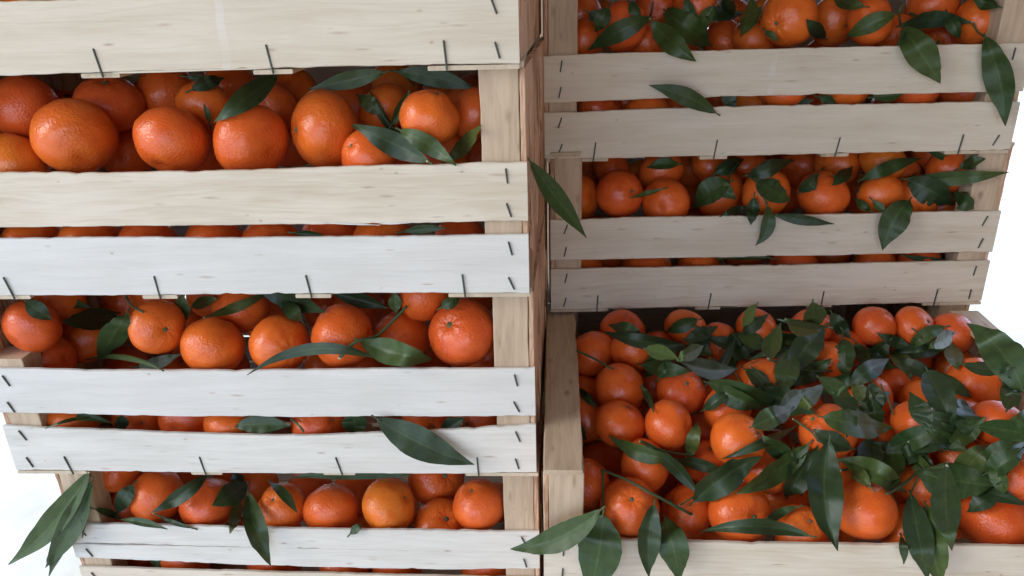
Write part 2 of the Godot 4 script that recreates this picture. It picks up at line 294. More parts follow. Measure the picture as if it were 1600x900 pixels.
	["3R",.2038,-.3764,-.1233,0.0287,"mandarin half hidden deep inside the open front crate, tenth from left"],
	["3R",.2284,-.3772,-.1758,0.0273,"mandarin half hidden deep inside the open front crate towards the back, first from left"]
]
const LEAVES = [  # crate, sprig, how it lies (2 = underside up), width, across x y z, points of the midrib, label
	["2L","",0,0.0186,.490,-.863,-.123,[-.2138,-.0173,-.0679,-.2175,-.0217,-.0508,-.2208,-.0257,-.0338,-.2239,-.0294,-.0170,-.2291,-.0338,-.0065,-.2370,-.0391,-.0029,-.2484,-.0456,-.0072],"green leaf among mandarins in the second left crate, fifth from left"],
	["2L","",0,0.0049,-.883,-.128,.451,[-.2698,-.0532,-.0456,-.2693,-.0503,-.0444,-.2690,-.0475,-.0436,-.2691,-.0448,-.0431,-.2694,-.0422,-.0429,-.2701,-.0397,-.0430,-.2710,-.0373,-.0434],"green leaf among mandarins in the second left crate, third from left"],
	["2L","",1,0.0151,.188,-.982,.029,[-.1182,-.0158,-.0564,-.1289,-.0178,-.0565,-.1396,-.0199,-.0565,-.1504,-.0219,-.0566,-.1612,-.0240,-.0567,-.1721,-.0261,-.0568,-.1830,-.0282,-.0568],"green leaf among mandarins in the second left crate, sixth from left"],
	["2L","",1,0.0162,.234,.960,-.156,[-.1072,-.0161,-.0613,-.0959,-.0176,-.0612,-.0847,-.0196,-.0611,-.0737,-.0221,-.0611,-.0628,-.0249,-.0610,-.0520,-.0283,-.0609,-.0413,-.0321,-.0608],"green leaf among mandarins in the second left crate, tenth from left"],
	["2L","A",0,0.0201,-.352,-.936,.009,[-.0749,-.0751,.0168,-.0862,-.0721,.0055,-.0968,-.0679,.0001,-.1064,-.0626,.0006,-.1153,-.0570,.0041,-.1259,-.0529,.0006,-.1396,-.0510,-.0146],""],
	["2L","A",0,0.0152,.505,.860,-.073,[-.0977,-.0536,.0000,-.0880,-.0554,.0106,-.0802,-.0591,.0127,-.0736,-.0643,.0097,-.0667,-.0693,.0096,-.0592,-.0734,.0156,-.0525,-.0786,.0182],""],
	["2L","A",0,0.0087,-.907,-.419,-.037,[-.1153,-.0745,-.0790,-.1175,-.0659,-.0673,-.1207,-.0586,-.0627,-.1240,-.0517,-.0611,-.1274,-.0450,-.0618,-.1310,-.0385,-.0647,-.1350,-.0323,-.0718],""],
	["2L","",1,0.0110,-.816,.495,.299,[-.1134,-.0578,-.0463,-.1101,-.0531,-.0463,-.1070,-.0483,-.0463,-.1040,-.0436,-.0463,-.1012,-.0387,-.0463,-.0985,-.0339,-.0462,-.0959,-.0290,-.0462],"green leaf among mandarins in the second left crate, eighth from left"],
	["2L","",0,0.0150,-.391,.835,-.387,[-.0646,-.0835,-.0261,-.0592,-.0799,-.0280,-.0534,-.0748,-.0241,-.0474,-.0683,-.0144,-.0416,-.0612,-.0024,-.0363,-.0540,.0095,-.0317,-.0473,.0188],"green leaf among mandarins in the second left crate, eleventh from left"],
	["2L","",1,0.0056,-.084,.991,-.107,[-.4655,-.0161,-.0689,-.4604,-.0159,-.0688,-.4552,-.0156,-.0688,-.4501,-.0152,-.0687,-.4449,-.0147,-.0687,-.4397,-.0141,-.0687,-.4346,-.0134,-.0686],"narrow green leaf among mandarins in the second left crate, first from left"],
	["2L","",1,0.0082,.316,.949,-.012,[-.3016,-.0196,-.0877,-.2972,-.0205,-.0877,-.2930,-.0216,-.0876,-.2888,-.0228,-.0876,-.2847,-.0243,-.0876,-.2807,-.0260,-.0875,-.2769,-.0278,-.0875],"green leaf among mandarins in the second left crate, second from left"],
	["2L","",1,0.0076,.079,.989,-.124,[-.1925,-.1373,.0011,-.1885,-.1377,.0011,-.1845,-.1380,.0012,-.1805,-.1383,.0012,-.1764,-.1387,.0012,-.1724,-.1389,.0012,-.1684,-.1392,.0013],"leaf in the slat gap of the second left crate, first from left"],
	["2L","",1,0.0075,-.067,.983,-.174,[-.1014,-.1377,-.0003,-.0955,-.1367,-.0002,-.0896,-.1359,-.0002,-.0837,-.1354,-.0001,-.0778,-.1351,-.0001,-.0719,-.1350,-.0000,-.0660,-.1353,-.0000],"narrow leaf in the slat gap of the second left crate, second from left"],
	["3L","",0,0.0227,.170,-.927,.334,[-.4296,-.2577,-.1060,-.4308,-.2545,-.0922,-.4330,-.2515,-.0806,-.4337,-.2471,-.0672,-.4342,-.2421,-.0541,-.4343,-.2366,-.0412,-.4342,-.2306,-.0285],"green leaf among mandarins in the third left crate, third from left"],
	["3L","",0,0.0238,.752,-.452,-.480,[-.3608,-.2159,-.0123,-.3614,-.2196,-.0034,-.3729,-.2313,-.0118,-.3853,-.2437,-.0212,-.3980,-.2563,-.0305,-.4109,-.2691,-.0397,-.4241,-.2821,-.0488],"green leaf among mandarins in the third left crate, fourth from left"],
	["3L","",1,0.0150,.210,.796,-.568,[-.4748,-.2193,-.0636,-.4670,-.2214,-.0636,-.4591,-.2235,-.0636,-.4512,-.2256,-.0636,-.4433,-.2277,-.0636,-.4354,-.2298,-.0636,-.4274,-.2318,-.0636],"green leaf among mandarins in the third left crate, second from left"],
	["3L","",0,0.0055,-.018,-.919,.394,[-.3280,-.2599,.0111,-.3461,-.2613,-.0025,-.3649,-.2640,-.0155,-.3843,-.2680,-.0280,-.4044,-.2734,-.0399,-.4251,-.2803,-.0511,-.4466,-.2888,-.0616],"narrow green leaf among mandarins in the third left crate, fifth from left"],
	["3L","",1,0.0157,.937,-.164,-.310,[-.3240,-.2107,-.0437,-.3249,-.2163,-.0437,-.3258,-.2220,-.0437,-.3268,-.2276,-.0437,-.3278,-.2334,-.0437,-.3288,-.2391,-.0437,-.3299,-.2449,-.0437],"green leaf among mandarins in the third left crate, seventh from left"],
	["3L","",1,0.0128,-.247,.808,-.534,[-.3825,-.2866,-.0436,-.3745,-.2855,-.0437,-.3665,-.2839,-.0437,-.3586,-.2817,-.0437,-.3507,-.2790,-.0437,-.3429,-.2758,-.0437,-.3352,-.2721,-.0437],"green leaf among mandarins in the third left crate, sixth from left"],
	["3L","",0,0.0099,-.518,.795,-.316,[-.2922,-.2244,-.0244,-.2869,-.2265,-.0364,-.2806,-.2274,-.0468,-.2718,-.2254,-.0520,-.2638,-.2236,-.0590,-.2584,-.2240,-.0726,-.2534,-.2244,-.0879],"narrow green leaf among mandarins in the third left crate, ninth from left"],
	["3L","",0,0.0214,.171,.946,-.277,[-.2581,-.2203,-.0717,-.2486,-.2238,-.0730,-.2370,-.2253,-.0687,-.2236,-.2246,-.0588,-.2093,-.2224,-.0453,-.1954,-.2204,-.0317,-.1820,-.2184,-.0181],"green leaf among mandarins in the third left crate, eleventh from left"],
	["3L","",1,0.0162,.286,.927,-.241,[-.1859,-.2196,-.0638,-.1772,-.2215,-.0638,-.1686,-.2237,-.0638,-.1601,-.2262,-.0638,-.1516,-.2289,-.0638,-.1433,-.2319,-.0638,-.1350,-.2352,-.0638],"green leaf among mandarins in the third left crate, twelfth from left"],
	["3L","",1,0.0130,.987,-.026,-.158,[-.1231,-.2110,-.0438,-.1235,-.2144,-.0438,-.1237,-.2179,-.0438,-.1239,-.2213,-.0438,-.1239,-.2247,-.0438,-.1238,-.2282,-.0438,-.1236,-.2316,-.0438],"broad green leaf among mandarins in the third left crate, thirteenth from left"],
	["3L","B",0,0.0251,.275,.880,-.387,[-.1496,-.2411,-.0057,-.1405,-.2475,-.0093,-.1298,-.2507,-.0079,-.1177,-.2508,-.0013,-.1047,-.2476,.0104,-.0963,-.2558,-.0011,-.0874,-.2639,-.0133],""],
	["3L","B",1,0.0109,.098,-.962,.255,[-.1394,-.2567,-.0048,-.1557,-.2448,.0063,-.1737,-.2406,.0096,-.1942,-.2438,.0053,-.2126,-.2474,.0075,-.2291,-.2521,.0143,-.2460,-.2610,.0200],""],
	["3L","",1,0.0148,.154,.868,-.472,[-.4815,-.3172,-.0136,-.4672,-.3170,-.0136,-.4533,-.3178,-.0136,-.4398,-.3196,-.0136,-.4267,-.3225,-.0136,-.4140,-.3265,-.0136,-.4016,-.3314,-.0136],"narrow leaf in the slat gap of the third left crate, first from left"],
	["3L","",1,0.0135,.869,-.138,-.476,[-.3901,-.3222,-.0136,-.3910,-.3254,-.0136,-.3917,-.3286,-.0136,-.3923,-.3319,-.0136,-.3928,-.3351,-.0136,-.3930,-.3383,-.0136,-.3932,-.3415,-.0136],"broad leaf in the slat gap of the third left crate, second from left"],
	["3L","",1,0.0036,.279,-.871,.404,[-.4217,-.3246,-.0129,-.4249,-.3214,-.0065,-.4289,-.3195,-.0013,-.4299,-.3157,.0077,-.4308,-.3125,.0165,-.4381,-.3151,.0169,-.4451,-.3178,.0177],"narrow green leaf hanging over a slat of the third left crate, first from left"],
	["3L","",1,0.0181,-.001,.809,-.587,[-.2775,-.3298,-.0057,-.2684,-.3283,-.0057,-.2595,-.3275,-.0057,-.2507,-.3272,-.0057,-.2420,-.3275,-.0057,-.2334,-.3283,-.0057,-.2248,-.3297,-.0057],"leaf in the slat gap of the third left crate, third from left"],
	["3L","",1,0.0290,.435,.770,-.466,[-.1368,-.3086,.0146,-.1239,-.3191,.0139,-.1095,-.3257,.0180,-.0949,-.3322,.0211,-.0807,-.3402,.0206,-.0659,-.3477,.0199,-.0507,-.3545,.0189],"green leaf hanging over a slat of the third left crate, second from left"],
	["3L","",1,0.0243,.984,-.082,-.159,[-.1659,-.3179,-.0138,-.1658,-.3225,-.0138,-.1658,-.3272,-.0138,-.1661,-.3319,-.0138,-.1666,-.3366,-.0138,-.1673,-.3414,-.0138,-.1683,-.3461,-.0138],"broad leaf in the slat gap of the third left crate, fourth from left"],
	["3L","",1,0.0168,-.421,.729,-.540,[-.0842,-.3357,-.0088,-.0799,-.3340,-.0088,-.0757,-.3321,-.0088,-.0716,-.3299,-.0088,-.0676,-.3275,-.0088,-.0638,-.3247,-.0088,-.0601,-.3217,-.0088],"broad leaf in the slat gap of the third left crate, fifth from left"],
	["4L","C",1,0.0271,.707,-.698,.116,[-.4497,-.3997,-.0293,-.4647,-.4199,-.0271,-.4830,-.4415,-.0277,-.5027,-.4626,-.0284,-.5234,-.4826,-.0287,-.5448,-.5012,-.0285,-.5675,-.5190,-.0282],""],
	["4L","C",1,0.0273,.822,-.568,.039,[-.4498,-.4108,-.0295,-.4600,-.4295,-.0286,-.4710,-.4479,-.0276,-.4807,-.4637,-.0237,-.4959,-.4843,-.0258,-.5122,-.5048,-.0278,-.5274,-.5230,-.0275],""],
	["4L","C",1,0.0152,.849,-.523,-.077,[-.4742,-.4503,-.0304,-.4807,-.4603,-.0262,-.4893,-.4733,-.0252,-.5015,-.4907,-.0288,-.5103,-.5053,-.0285,-.5185,-.5201,-.0280,-.5264,-.5354,-.0275],""],
	["4L","C",1,0.0060,.868,-.276,-.412,[-.4582,-.4242,-.0303,-.4610,-.4334,-.0296,-.4637,-.4427,-.0289,-.4665,-.4521,-.0282,-.4665,-.4588,-.0241,-.4685,-.4676,-.0226,-.4713,-.4774,-.0221],""],
	["4L","",1,0.0181,.503,-.843,.189,[-.3497,-.4304,-.0657,-.3525,-.4290,-.0517,-.3583,-.4309,-.0430,-.3674,-.4366,-.0399,-.3774,-.4427,-.0380,-.3846,-.4446,-.0314,-.3935,-.4479,-.0272],"green leaf hanging over a slat of the bottom left crate, second from left"],
	["4L","",0,0.0076,.193,.598,-.778,[-.4570,-.4478,-.0326,-.4547,-.4524,-.0362,-.4545,-.4594,-.0426,-.4542,-.4667,-.0488,-.4533,-.4736,-.0540,-.4491,-.4769,-.0544,-.4451,-.4807,-.0549],"narrow green leaf among mandarins in the bottom left crate, second from left"],
	["4L","",1,0.0086,.173,.723,-.669,[-.4333,-.4655,-.0374,-.4175,-.4573,-.0264,-.4089,-.4576,-.0253,-.4003,-.4581,-.0238,-.3922,-.4594,-.0227,-.3836,-.4604,-.0206,-.3761,-.4629,-.0198],"narrow green leaf hanging over a slat of the bottom left crate, first from left"],
	["4L","D",0,0.0253,.702,-.634,.326,[-.3232,-.4657,-.1013,-.3238,-.4615,-.0879,-.3244,-.4569,-.0746,-.3249,-.4520,-.0615,-.3279,-.4505,-.0535,-.3320,-.4502,-.0473,-.3368,-.4506,-.0426],""],
	["4L","D",1,0.0238,.803,.000,-.596,[-.3037,-.4485,-.0594,-.2962,-.4522,-.0432,-.2881,-.4552,-.0272,-.2821,-.4627,-.0176,-.2803,-.4784,-.0181,-.2759,-.4908,-.0150,-.2745,-.5104,-.0201],""],
	["4L","D",0,0.0146,.715,-.668,-.206,[-.3225,-.4664,-.0760,-.3182,-.4637,-.0621,-.3176,-.4663,-.0553,-.3160,-.4672,-.0466,-.3122,-.4640,-.0333,-.3094,-.4621,-.0218,-.3154,-.4739,-.0268],""],
	["4L","D",0,0.0148,-.795,-.159,.586,[-.3344,-.4771,-.1106,-.3368,-.4756,-.1126,-.3393,-.4743,-.1151,-.3419,-.4733,-.1181,-.3447,-.4725,-.1216,-.3489,-.4739,-.1280,-.3560,-.4795,-.1405],""],
	["4L","",1,0.0152,.034,-.853,.521,[-.1362,-.4352,-.0762,-.1569,-.4334,-.0766,-.1778,-.4327,-.0770,-.1987,-.4332,-.0774,-.2199,-.4349,-.0778,-.2413,-.4377,-.0782,-.2630,-.4418,-.0786],"narrow green leaf among mandarins in the bottom left crate, seventh from left"],
	["4L","",0,0.0113,.611,-.026,-.791,[-.2834,-.4414,-.0722,-.2727,-.4377,-.0592,-.2645,-.4377,-.0507,-.2585,-.4409,-.0464,-.2536,-.4457,-.0437,-.2498,-.4523,-.0428,-.2471,-.4606,-.0437],"green leaf among mandarins in the bottom left crate, sixth from left"],
	["4L","",1,0.0128,.471,.629,-.619,[-.4608,-.4380,-.0823,-.4577,-.4397,-.0823,-.4547,-.4415,-.0822,-.4518,-.4435,-.0821,-.4491,-.4457,-.0821,-.4464,-.4479,-.0820,-.4438,-.4504,-.0820],"broad green leaf among mandarins in the bottom left crate, third from left"],
	["4L","",0,0.0177,.801,-.597,.057,[-.4210,-.4307,-.0500,-.4233,-.4336,-.0459,-.4259,-.4374,-.0426,-.4298,-.4428,-.0414,-.4407,-.4564,-.0504,-.4486,-.4670,-.0551,-.4529,-.4739,-.0550],"green leaf among mandarins in the bottom left crate, fourth from left"],
	["4L","",1,0.0144,.429,.682,-.593,[-.4207,-.5265,-.0466,-.4158,-.5289,-.0465,-.4111,-.5314,-.0464,-.4064,-.5342,-.0463,-.4018,-.5371,-.0462,-.3973,-.5402,-.0461,-.3929,-.5435,-.0460],"leaf in the slat gap of the bottom left crate, first from left"],
	["4L","",0,0.0047,-.325,-.680,.657,[-.3545,-.4672,-.0272,-.3612,-.4653,-.0274,-.3680,-.4636,-.0283,-.3751,-.4621,-.0299,-.3853,-.4644,-.0368,-.3925,-.4624,-.0391,-.3964,-.4563,-.0367],"narrow green leaf among mandarins in the bottom left crate, fifth from left"],
	["4L","",1,0.0128,.919,-.255,-.302,[-.3265,-.5425,-.0498,-.3274,-.5468,-.0498,-.3284,-.5510,-.0498,-.3296,-.5553,-.0498,-.3308,-.5596,-.0499,-.3322,-.5639,-.0499,-.3337,-.5681,-.0499],"leaf in the slat gap of the bottom left crate, second from left"],
	["4L","",0,0.0092,-.632,.701,-.331,[-.1870,-.4702,-.0240,-.1847,-.4676,-.0237,-.1828,-.4659,-.0243,-.1807,-.4641,-.0248,-.1785,-.4620,-.0249,-.1772,-.4624,-.0279,-.1786,-.4701,-.0398],"broad green leaf among mandarins in the bottom left crate, eighth from left"],
	["4L","",1,0.0173,.420,.556,-.718,[-.5120,-.4496,-.0933,-.5067,-.4556,-.0932,-.5009,-.4610,-.0931,-.4947,-.4660,-.0929,-.4881,-.4704,-.0928,-.4812,-.4743,-.0927,-.4738,-.4776,-.0926],"green leaf among mandarins in the bottom left crate, first from left"],
	["3R","E",1,0.0233,.434,-.782,.448,[.0599,-.3583,.0770,.0492,-.3703,.0764,.0376,-.3805,.0759,.0252,-.3889,.0754,.0119,-.3953,.0750,-.0021,-.3998,.0747,-.0169,-.4022,.0745],""],
	["3R","E",1,0.0385,.932,-.096,.348,[.0644,-.3799,.0549,.0632,-.3908,.0605,.0612,-.3974,.0709,.0595,-.4142,.0692,.0572,-.4298,.0692,.0543,-.4458,.0690,.0508,-.4619,.0688],""],
	["3R","E",1,0.0212,.998,-.060,.018,[.1083,-.3728,.0513,.1053,-.3786,.0599,.1038,-.3886,.0634,.1023,-.3961,.0698,.1023,-.4087,.0703,.1029,-.4219,.0704,.1042,-.4354,.0705],""],
	["3R","E",1,0.0267,.940,.325,.104,[.1203,-.3970,.0373,.1212,-.3963,.0522,.1217,-.3954,.0669,.1236,-.4023,.0721,.1263,-.4141,.0719,.1288,-.4263,.0715,.1310,-.4388,.0710],""],
	["3R","",0,0.0168,-.229,-.966,.122,[.1330,-.3648,-.0059,.1200,-.3552,.0060,.1094,-.3525,.0064,.0997,-.3513,.0027,.0910,-.3532,-.0072,.0826,-.3556,-.0200,.0738,-.3536,-.0282],"green leaf at the very front of the open front crate, first from left"],
	["3R","",0,0.0143,-.580,-.812,-.060,[.1536,-.3886,.0132,.1472,-.3832,.0049,.1392,-.3746,.0017,.1297,-.3629,.0039,.1202,-.3536,.0041,.1112,-.3490,-.0018,.1026,-.3500,-.0153],"narrow green leaf at the very front of the open front crate, second from left"],
	["3R","",0,0.0122,-.258,-.860,.440,[.1817,-.3839,-.0118,.1731,-.3798,-.0112,.1650,-.3780,-.0132,.1573,-.3783,-.0173,.1486,-.3762,-.0173,.1388,-.3709,-.0121,.1281,-.3625,-.0015],"narrow green leaf at the very front of the open front crate, third from left"],
	["3R","",0,0.0295,-.577,.779,-.243,[.1486,-.3914,.0226,.1568,-.3803,.0235,.1640,-.3662,.0297,.1740,-.3601,.0265,.1858,-.3582,.0182,.1967,-.3533,.0152,.2088,-.3507,.0099],"green leaf at the very front of the open front crate, fourth from left"],
	["3R","",0,0.0235,.402,-.870,.285,[.2565,-.3512,-.0103,.2476,-.3620,-.0098,.2363,-.3687,-.0043,.2230,-.3714,.0055,.2078,-.3695,.0201,.1925,-.3664,.0348,.1802,-.3705,.0386],"green leaf at the very front of the open front crate, fifth from left"],
	["3R","",1,0.0334,.973,.098,.208,[.2688,-.3369,.0049,.2647,-.3512,.0132,.2603,-.3617,.0264,.2556,-.3679,.0444,.2551,-.3781,.0561,.2575,-.3904,.0646,.2593,-.3982,.0778],"green leaf hanging over a slat of the open front crate, second from left"],
	["3R","",0,0.0091,.286,-.888,.361,[.2502,-.3492,-.0352,.2350,-.3465,-.0204,.2200,-.3432,-.0057,.2054,-.3395,.0087,.1942,-.3426,.0120,.1839,-.3478,.0117,.1750,-.3571,.0049],"narrow green leaf near the front of the open front crate, third from left"],
	["3R","",0,0.0136,.887,-.040,.461,[.1602,-.3475,-.0391,.1558,-.3453,-.0246,.1536,-.3491,-.0196,.1524,-.3559,-.0191,.1524,-.3663,-.0240,.1514,-.3734,-.0236,.1504,-.3803,-.0230],"green leaf near the front of the open front crate, second from left"],
	["3R","",1,0.0143,-.008,-.839,.544,[.2415,-.3975,.0598,.2272,-.3959,.0555,.2110,-.3919,.0565,.1933,-.3851,.0629,.1776,-.3849,.0637,.1641,-.3926,.0570,.1508,-.4046,.0474],"narrow green leaf hanging over a slat of the open front crate, first from left"],
	["3R","",0,0.0082,.554,-.332,.764,[.2381,-.3882,.0330,.2308,-.3894,.0343,.2245,-.3922,.0350,.2169,-.3918,.0409,.2087,-.3890,.0509,.2034,-.3921,.0548,.1991,-.3973,.0572],"narrow green leaf at the very front of the open front crate, seventh from left"],
	["3R","F",1,0.0231,.969,.185,.161,[.3403,-.3826,.0222,.3360,-.3853,.0387,.3328,-.3893,.0528,.3303,-.3936,.0659,.3284,-.3986,.0776,.3359,-.4172,.0736,.3415,-.4331,.0732],""],
	["3R","F",1,0.0270,.860,.351,.371,[.3487,-.3856,.0335,.3436,-.3872,.0496,.3424,-.3937,.0590,.3384,-.3958,.0732,.3423,-.4086,.0746,.3478,-.4238,.0736,.3533,-.4387,.0731],""],
	["3R","F",1,0.0208,.846,.343,.409,[.3431,-.3247,.0604,.3350,-.3267,.0768,.3276,-.3282,.0930,.3208,-.3292,.1089,.3145,-.3297,.1246,.3088,-.3297,.1401,.3181,-.3491,.1324],""],
	["3R","",1,0.0071,.873,.303,.382,[.3217,-.4019,.0545,.3185,-.3993,.0634,.3146,-.3959,.0731,.3166,-.4018,.0720,.3173,-.4064,.0725,.3179,-.4110,.0730,.3182,-.4157,.0734],"green leaf hanging over a slat of the open front crate, third from left"],
	["3R","",0,0.0107,.144,-.442,.886,[.3582,-.3543,-.0174,.3560,-.3606,-.0215,.3553,-.3692,-.0288,.3517,-.3742,-.0308,.3458,-.3762,-.0284,.3406,-.3792,-.0276,.3362,-.3832,-.0283],"green leaf at the very front of the open front crate, fourteenth from left"],
	["3R","",0,0.0237,.888,.153,.433,[.3448,-.3694,-.0314,.3432,-.3742,-.0263,.3385,-.3753,-.0160,.3313,-.3730,-.0014,.3239,-.3704,.0131,.3163,-.3676,.0275,.3088,-.3651,.0410],"green leaf at the very front of the open front crate, thirteenth from left"],
	["3R","",0,0.0154,.177,-.420,.890,[.4388,-.3362,.0054,.4225,-.3307,.0192,.4130,-.3315,.0234,.4067,-.3356,.0230,.4018,-.3412,.0205,.4020,-.3526,.0100,.4019,-.3641,-.0004],"green leaf at the very front of the open front crate, twenty-sixth from left"],
	["3R","",0,0.0155,.532,.594,-.604,[.3957,-.3873,.0005,.3989,-.3818,.0122,.4011,-.3758,.0248,.4028,-.3699,.0374,.4085,-.3688,.0438,.4146,-.3684,.0493,.4319,-.3805,.0391],"green leaf at the very front of the open front crate, twenty-fourth from left"],
	["3R","",0,0.0235,.710,-.441,.549,[.4147,-.3491,-.0037,.4003,-.3455,.0108,.3961,-.3524,.0103,.3970,-.3651,.0024,.3949,-.3746,-.0002,.3901,-.3809,.0023,.3824,-.3837,.0102],"green leaf at the very front of the open front crate, twenty-first from left"],
	["3R","G",0,0.0316,.739,-.496,.455,[.3195,-.3114,-.1784,.3071,-.3139,-.1629,.2957,-.3168,-.1486,.2880,-.3245,-.1436,.2787,-.3295,-.1333,.2679,-.3316,-.1175,.2572,-.3332,-.1011],""],
	["3R","G",0,0.0257,.700,.481,.528,[.3378,-.3211,-.1677,.3336,-.3209,-.1524,.3320,-.3241,-.1442,.3315,-.3290,-.1394,.3312,-.3346,-.1359,.3313,-.3410,-.1340,.3322,-.3490,-.1348],""],
	["3R","",0,0.0187,.365,-.902,.230,[.3417,-.3311,-.1188,.3276,-.3294,-.1035,.3190,-.3342,-.1015,.3136,-.3432,-.1081,.3055,-.3487,-.1095,.2950,-.3506,-.1057,.2829,-.3498,-.0986],"green leaf just behind the middle of the open front crate, ninth from left"],
	["3R","",0,0.0298,-.033,.610,-.792,[.2679,-.3240,-.0130,.2762,-.3235,-.0078,.2857,-.3246,-.0057,.2979,-.3292,-.0098,.3141,-.3387,-.0220,.3296,-.3465,-.0319,.3428,-.3507,-.0367],"green leaf near the front of the open front crate, seventh from left"],
	["3R","",0,0.0193,.968,.146,.206,[.3418,-.3322,-.0911,.3413,-.3354,-.0853,.3413,-.3394,-.0810,.3414,-.3442,-.0779,.3416,-.3496,-.0758,.3422,-.3559,-.0752,.3434,-.3635,-.0766],"broad green leaf just before the middle of the open front crate, fifteenth from left"],
	["3R","",0,0.0193,.935,.328,.136,[.2087,-.1668,.0847,.2125,-.1743,.0757,.2175,-.1832,.0640,.2224,-.1922,.0523,.2273,-.2014,.0406,.2322,-.2108,.0291,.2372,-.2203,.0175],"narrow green leaf at the very back of the open front crate, thirteenth from left"],
	["3R","G",0,0.0061,-.485,-.875,.013,[.2492,-.2189,.0182,.2371,-.2119,.0311,.2252,-.2049,.0440,.2137,-.1977,.0568,.2026,-.1904,.0696,.1918,-.1831,.0823,.1866,-.1832,.0784],""],
	["3R","",0,0.0108,-.352,-.894,.276,[.3002,-.3298,-.1810,.2952,-.3304,-.1851,.2889,-.3287,-.1853,.2831,-.3272,-.1868,.2763,-.3237,-.1850,.2679,-.3173,-.1779,.2611,-.3126,-.1751],"green leaf at the very back of the open front crate, ninth from left"],
	["3R","",0,0.0201,.872,-.439,.217,[.3917,-.3287,-.1763,.3882,-.3327,-.1759,.3853,-.3373,-.1767,.3849,-.3447,-.1826,.3826,-.3501,-.1841,.3779,-.3528,-.1801,.3779,-.3608,-.1859],"broad green leaf near the back of the open front crate, fifteenth from left"],
	["3R","",0,0.0201,-.021,.762,-.647,[.4048,-.3517,-.1931,.4115,-.3468,-.1843,.4192,-.3430,-.1783,.4264,-.3386,-.1719,.4398,-.3400,-.1775,.4508,-.3388,-.1787,.4586,-.3344,-.1745],"green leaf near the back of the open front crate, sixteenth from left"],
	["3R","",0,0.0123,.445,.727,-.523,[.4199,-.3164,-.1764,.4256,-.3203,-.1745,.4327,-.3253,-.1752,.4420,-.3319,-.1798,.4486,-.3356,-.1789,.4543,-.3381,-.1763,.4613,-.3415,-.1760],"green leaf near the back of the open front crate, seventeenth from left"],
	["3R","",0,0.0278,.931,.342,.124,[.3883,-.3127,-.0818,.3860,-.3142,-.0660,.3834,-.3155,-.0501,.3805,-.3165,-.0344,.3813,-.3215,-.0258,.3839,-.3286,-.0207,.3907,-.3405,-.0230],"green leaf just before the middle of the open front crate, nineteenth from left"],
	["3R","",0,0.0153,.842,.530,-.098,[.4294,-.3447,-.1351,.4277,-.3428,-.1207,.4261,-.3404,-.1064,.4280,-.3410,-.0984,.4292,-.3404,-.0891,.4277,-.3367,-.0753,.4333,-.3395,-.0734],"green leaf just before the middle of the open front crate, twentieth from left"],
	["3R","",0,0.0278,-.609,-.700,-.373,[.3780,-.2463,.0774,.3706,-.2333,.0779,.3654,-.2239,.0739,.3555,-.2125,.0759,.3412,-.1993,.0839,.3404,-.1988,.0686,.3379,-.1988,.0536],"green leaf near the back of the open front crate, twentieth from left"],
	["3R","",0,0.0175,.902,.249,.352,[.4594,-.3307,-.1733,.4553,-.3312,-.1638,.4486,-.3289,-.1492,.4420,-.3265,-.1347,.4356,-.3239,-.1203,.4331,-.3245,-.1124,.4332,-.3273,-.1086],"green leaf near the back of the open front crate, nineteenth from left"],
	["3R","",0,0.0054,.101,-.758,.644,[.3798,-.3231,-.0339,.3744,-.3216,-.0310,.3697,-.3211,-.0295,.3657,-.3213,-.0291,.3622,-.3220,-.0295,.3590,-.3232,-.0306,.3562,-.3249,-.0322],"green leaf just before the middle of the open front crate, eighteenth from left"],
	["3R","",0,0.0214,-.329,.612,-.719,[.3354,-.3729,-.0302,.3443,-.3679,-.0300,.3504,-.3593,-.0246,.3553,-.3496,-.0174,.3626,-.3431,-.0151,.3710,-.3380,-.0152,.3820,-.3358,-.0199],"green leaf near the front of the open front crate, ninth from left"],
	["3R","",0,0.0163,-.189,-.938,.291,[.1611,-.3236,-.1618,.1445,-.3165,-.1487,.1285,-.3087,-.1359,.1139,-.3030,-.1291,.1007,-.3015,-.1323,.0885,-.3041,-.1458,.0760,-.3058,-.1595],"narrow green leaf at the very back of the open front crate, second from left"],
	["3R","",0,0.0277,.555,-.815,.165,[.1619,-.3297,-.1739,.1525,-.3278,-.1590,.1437,-.3263,-.1440,.1354,-.3249,-.1290,.1292,-.3286,-.1232,.1243,-.3361,-.1236,.1211,-.3492,-.1332],"green leaf near the back of the open front crate, first from left"],
	["3R","",0,0.0169,.061,.923,-.380,[.1157,-.3281,-.1228,.1233,-.3256,-.1144,.1301,-.3205,-.1017,.1366,-.3151,-.0891,.1439,-.3128,-.0828,.1522,-.3132,-.0821,.1616,-.3162,-.0867],"green leaf just behind the middle of the open front crate, second from left"],
	["3R","",0,0.0158,-.385,.756,-.529,[.1704,-.3244,-.1761,.1763,-.3220,-.1754,.1823,-.3202,-.1764,.1887,-.3192,-.1794,.1960,-.3200,-.1867,.2021,-.3181,-.1889,.2086,-.3168,-.1930],"green leaf at the very back of the open front crate, fifth from left"],
	["3R","",0,0.0198,.411,.686,-.600,[.1720,-.3274,-.1757,.1769,-.3303,-.1757,.1825,-.3346,-.1786,.1880,-.3390,-.1815,.1924,-.3407,-.1790,.1968,-.3425,-.1766,.2015,-.3452,-.1758],"broad green leaf near the back of the open front crate, fourth from left"],
	["3R","",0,0.0118,.723,-.600,.343,[.2237,-.3242,-.1750,.2159,-.3267,-.1584,.2078,-.3286,-.1420,.1994,-.3300,-.1259,.1907,-.3308,-.1099,.1817,-.3310,-.0942,.1725,-.3307,-.0787],"narrow green leaf just behind the middle of the open front crate, fourth from left"],
